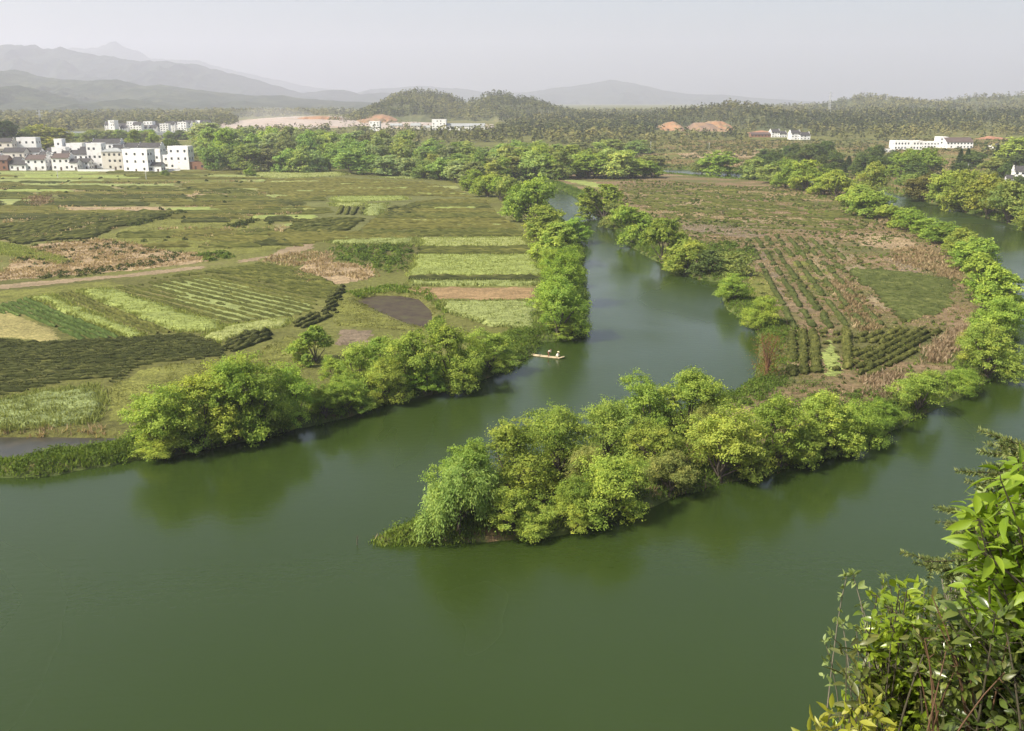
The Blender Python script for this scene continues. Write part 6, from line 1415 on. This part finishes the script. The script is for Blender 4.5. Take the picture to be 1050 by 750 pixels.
def shrub(name, label, base, tips, leaf, stem, seed, L_=.1, Wr=.4, per=16, t0=.35, r0=.016, curl=.25, fold=.2, twig=.12, spread=.9, up=.6, clus=0, cat='shrub', leaf_name='leaf_spray', droop=0.0, jitbase=.25, tmean=.5, arch=.3):
    rng = np.random.default_rng(seed); bx, by = base; bz = float(hz_at(np.array(bx), np.array(by))); e = empty(name, (bx, by, bz))
    mb = MB(); Bs, Ds, Ns, Ls, Ts = [], [], [], [], []
    o = np.array([bx, by, bz])
    for (px, py, D) in tips:
        c = AT(px, py, D) - o; a = np.array([rng.normal(0, jitbase), rng.normal(0, jitbase * .6), 0]); a[2] = float(hz_at(np.array(bx + a[0]), np.array(by + a[1]))) - bz - .05
        b = a + (c - a) * np.array([arch, arch, .62]) + np.array([0, 0, .18 * np.linalg.norm(c - a)]) * rng.uniform(.3, 1.2) + rng.normal(0, .07, 3)
        t = np.linspace(0, 1, 9); mb.tube(list(bez(a, b, c, t)), list(r0 * (1 - .82 * t) + .0012), 5, cap=False)
        tl = t0 + (1 - t0) * rng.uniform(0, 1, per) ** .85; tl[0] = tl[1] = tl[2] = 1.0
        pts = bez(a, b, c, tl); tang = bez(a, b, c, np.minimum(tl + .03, 1.03)) - pts; tang = unit(tang)
        ph = np.arange(per) * 2.4 + rng.uniform(0, 6)
        rd = np.stack([np.cos(ph), np.sin(ph), rng.uniform(-.2, .7, per)], 1); rd = unit(rd - tang * (rd * tang).sum(1, keepdims=True) * .7)
        tw = twig * rng.uniform(0, 1, per)[:, None] * (1 - tl * .7)[:, None]
        q = pts + rd * tw + np.array([0, 0, .2]) * tw
        for k in range(0, per, 2):
            if tw[k] > .03: mb.tube([pts[k], q[k]], [.003, .0015], 3, cap=False)
        m = max(1, clus)
        for z_ in range(m):
            d = unit(tang * rng.uniform(.3, .9, (per, 1)) + rd * spread + rng.normal(0, .28 + .25 * (clus > 0), (per, 3)) + np.array([0, 0, -droop]))
            Bs.append(q + rng.normal(0, .006, q.shape)); Ds.append(d); Ns.append(np.array([0, 0, up]) + rd * .35 + rng.normal(0, .35, (per, 3)))
            Ls.append(L_ * rng.uniform(.55, 1.2, per) * (.75 + .25 * (1 - (tl > .985) * .6))); Ts.append(np.clip(tmean + .22 * (tl - .7) + rng.normal(0, .16, per), 0, 1))
    mb.build('stems', stem, e, True)
    Bs, Ds, Ns, Ls, Ts = map(np.concatenate, (Bs, Ds, Ns, Ls, Ts))
    V, F_ = leaf_shapes(Bs, Ds, Ns, Ls, Ls * Wr * rng.uniform(.8, 1.2, len(Ls)), rng, curl, fold)
    lo = obj('foliage', npmesh('foliage', V, F_, tone=np.repeat(Ts, 18), smooth=True, mat=leaf), e)
    tag(e, label, cat); return e

def gloss(name, a, b, c, trans=.3, rough=.38): return mat_leaf(name, [(.1, a), (.5, b), (.9, c)], trans=trans, objcol=False, rough=rough)
L_BRIGHT = gloss('young_lance_leaf', (.12, .20, .012), (.19, .29, .018), (.31, .42, .035), .45, .45)
L_GLOSS = gloss('glossy_laurel_leaf', (.08, .13, .014), (.19, .27, .022), (.34, .42, .04), .36, .30)
L_DARK = gloss('dark_leathery_leaf', (.035, .058, .012), (.08, .115, .022), (.17, .20, .04), .25, .28)
L_PALE = gloss('small_pale_leaf', (.12, .17, .05), (.20, .26, .075), (.30, .36, .12), .35, .5)
L_YELLOW = gloss('yellowing_leaf', (.16, .17, .015), (.28, .30, .03), (.42, .40, .06), .4, .4)
L_BRONZE = gloss('bronze_leaf', (.05, .055, .018), (.10, .115, .03), (.18, .185, .045), .25, .4)
L_FIR = gloss('fir_needle', (.06, .09, .03), (.115, .155, .04), (.26, .28, .08), .2, .6)
S_RED = mat_plain('reddish_stem', (.115, .065, .035), .7); S_BROWN = mat_plain('brown_stem', (.06, .052, .03), .8); S_GREY = mat_plain('grey_twig', (.20, .17, .13), .85)
rf = np.random.default_rng(404)
def in_poly(pts, n, D0, D1):
    pts = np.array(pts, float); mn, mx = pts.min(0), pts.max(0); out = []
    while len(out) < n:
        q = mn + rf.uniform(size=(200, 2)) * (mx - mn); q = q[sdf(q, pts) > 0]
        out += [(a, b, rf.uniform(D0, D1)) for a, b in q]
    return out[:n]
shrub('laurel_shrub', 'glossy yellow green leafed shrub in the middle of the hillside bushes', (2.0, 4.0), in_poly([(885, 650), (900, 610), (915, 596), (940, 600), (960, 620), (965, 700), (940, 750), (895, 740), (880, 700)], 70, 3.9, 4.7), L_GLOSS, S_BROWN, 1, .076, .42, 36, .35, r0=.009, curl=.3, twig=.16)
shrub('broadleaf_sapling', 'sapling with large bright lance shaped leaves at the edge of the hillside', (2.75, 3.7), in_poly([(985, 590), (990, 545), (1005, 512), (1025, 488), (1045, 470), (1080, 455), (1080, 640), (1000, 650)], 58, 3.7, 4.3), L_BRIGHT, S_BROWN, 2, .125, .36, 20, .5, r0=.010, twig=.18, curl=.35, droop=.45, up=.5, cat='sapling')
shrub('dark_leaved_shrub', 'dark leathery leafed shrub filling the bottom corner of the hillside', (2.6, 3.5), in_poly([(950, 640), (985, 615), (1075, 600), (1080, 760), (930, 765), (940, 700)], 60, 3.4, 4.1), L_DARK, S_BROWN, 3, .085, .42, 38, .25, r0=.008, curl=.25, twig=.18)
shrub('dark_leaved_shrub', 'darker shrub deep behind the glossy one', (2.6, 4.6), in_poly([(905, 640), (960, 600), (1075, 560), (1080, 750), (900, 750)], 44, 4.7, 5.3), L_DARK, S_BROWN, 4, .09, .45, 40, .15, r0=.008, twig=.2, tmean=.35)
shrub('pale_leaved_shrub', 'thin straggling shrub with tiny pale leaves sticking out over the water', (2.15, 4.3), [(874, 588, 4.3), (868, 592, 4.3), (905, 592, 4.4), (853, 652, 4.2), (846, 658, 4.2), (864, 640, 4.25), (878, 645, 4.3), (884, 622, 4.35), (893, 610, 4.4)], L_PALE, S_GREY, 5, .042, .55, 11, .5, r0=.0045, clus=3, twig=.06, arch=.08)
shrub('pale_leaved_shrub', 'fine twiggy shrub with small pale leaves between the laurel and the fir', (2.4, 4.3), in_poly([(940, 610), (960, 585), (985, 555), (1000, 520), (1015, 560), (1000, 620), (960, 640)], 34, 4.3, 4.9), L_PALE, S_GREY, 6, .05, .5, 16, .5, r0=.007, clus=2, twig=.09)
shrub('pale_leaved_shrub', 'small leafed shrub below the fir boughs at the top of the bushes', (3.0, 4.1), in_poly([(1005, 510), (1020, 480), (1045, 472), (1075, 470), (1075, 520), (1010, 530)], 22, 4.3, 4.8), L_PALE, S_GREY, 7, .06, .5, 14, .6, r0=.007, clus=2, twig=.08)
shrub('bronze_shrub', 'straggly shrub with long bronze tinged leaves at the water side of the bushes', (2.0, 3.9), [(868, 672, 3.9), (876, 662, 3.95), (884, 655, 4.0), (866, 700, 3.9), (880, 690, 3.9), (890, 700, 3.9), (895, 672, 4.0), (884, 720, 3.8)], L_BRONZE, S_BROWN, 8, .11, .30, 12, .5, r0=.006, twig=.1, curl=.4, droop=.3)
shrub('yellow_leaved_shrub', 'low shrub with yellow leaves peeping up at the bottom of the view', (1.35, 3.3), [(838, 742, 3.4), (850, 736, 3.4), (862, 732, 3.4), (876, 738, 3.4), (888, 730, 3.4), (900, 736, 3.4), (846, 752, 3.35), (870, 748, 3.35), (884, 752, 3.35), (895, 722, 3.5), (910, 740, 3.4)], L_YELLOW, S_BROWN, 9, .085, .36, 14, .6, r0=.006, curl=.3, up=.4)
shrub('red_stemmed_shrub', 'sparse shrub of upright reddish stems in front of the dark leaves', (2.15, 3.5), [(948, 655, 3.5), (940, 680, 3.5), (962, 640, 3.55), (970, 668, 3.5), (978, 690, 3.5), (935, 640, 3.6), (955, 610, 3.7), (988, 660, 3.5), (1035, 650, 3.5), (1030, 690, 3.4)], L_BRONZE, S_RED, 10, .055, .4, 8, .7, r0=.007, curl=.3)
# fir sapling: needled boughs reaching in from the edge
e0 = (3.35, 4.6); bz = float(hz_at(np.array(e0[0]), np.array(e0[1]))); fe = empty('fir_sapling', (*e0, bz)); rng = np.random.default_rng(12)
top = AT(1092, 430, 4.6) - np.array([*e0, bz]); mb = MB(); mb.tube([(0, 0, -.1), tuple(top * .5), tuple(top)], [.035, .025, .01], 7)
Bs, Ds = [], []
for (px, py, D) in [(1024, 456, 4.5), (1032, 450, 4.6), (1028, 466, 4.45), (1003, 484, 4.5), (1006, 490, 4.6), (1022, 500, 4.5), (984, 527, 4.5), (970, 541, 4.45), (992, 545, 4.5), (948, 576, 4.45), (960, 585, 4.5), (985, 575, 4.4), (1040, 470, 4.7), (1045, 490, 4.4)]:
    c = AT(px, py, D) - np.array([*e0, bz]); s = np.clip((c[2] + .05 * np.linalg.norm(c[:2] - top[:2])) / top[2], .1, .95); a = top * s
    t = np.linspace(0, 1, 8); b = (a + c) / 2 + np.array([0, 0, -.06]); mb.tube(list(bez(a, b, c, t)), list(.008 * (1 - .8 * t) + .001), 4, cap=False)
    lines = [(a, b, c)]
    for k in range(9):
        tt = np.array([rng.uniform(.35, .95)]); q = bez(a, b, c, tt)[0]; d = c - a; sd = np.cross(d, (0, 0, 1)); sd /= np.linalg.norm(sd); s_ = 1 if k % 2 else -1
        ee = q + d / np.linalg.norm(d) * .12 + sd * s_ * rng.uniform(.06, .16); lines.append((q, (q + ee) / 2, ee)); mb.tube([q, ee], [.003, .001], 3, cap=False)
    for (a_, b_, c_) in lines:
        n = int(60 + 260 * np.linalg.norm(c_ - a_)); tt = rng.uniform(.1, 1, n); q = bez(np.array(a_), np.array(b_), np.array(c_), tt); d = unit(np.repeat((np.array(c_) - np.array(a_))[None], n, 0))
        r = unit(rng.normal(size=(n, 3))); r = unit(r - d * (r * d).sum(1, keepdims=True)); Bs.append(q); Ds.append(d * .6 + r)
Bs = np.concatenate(Bs); Ds = np.concatenate(Ds); n = len(Bs); mb.build('stems', S_BROWN, fe, True)
V, F_ = leaf_shapes(Bs, Ds, rng.normal(size=(n, 3)) + [0, 0, .5], rng.uniform(.018, .032, n), np.full(n, .0055), rng, .1, .1)
obj('needles', npmesh('needles', V, F_, tone=np.repeat(rng.uniform(.2, .9, n), 18), smooth=True, mat=L_FIR), fe)
tag(fe, 'young fir with dark needled boughs reaching over the bright leaves', 'tree')
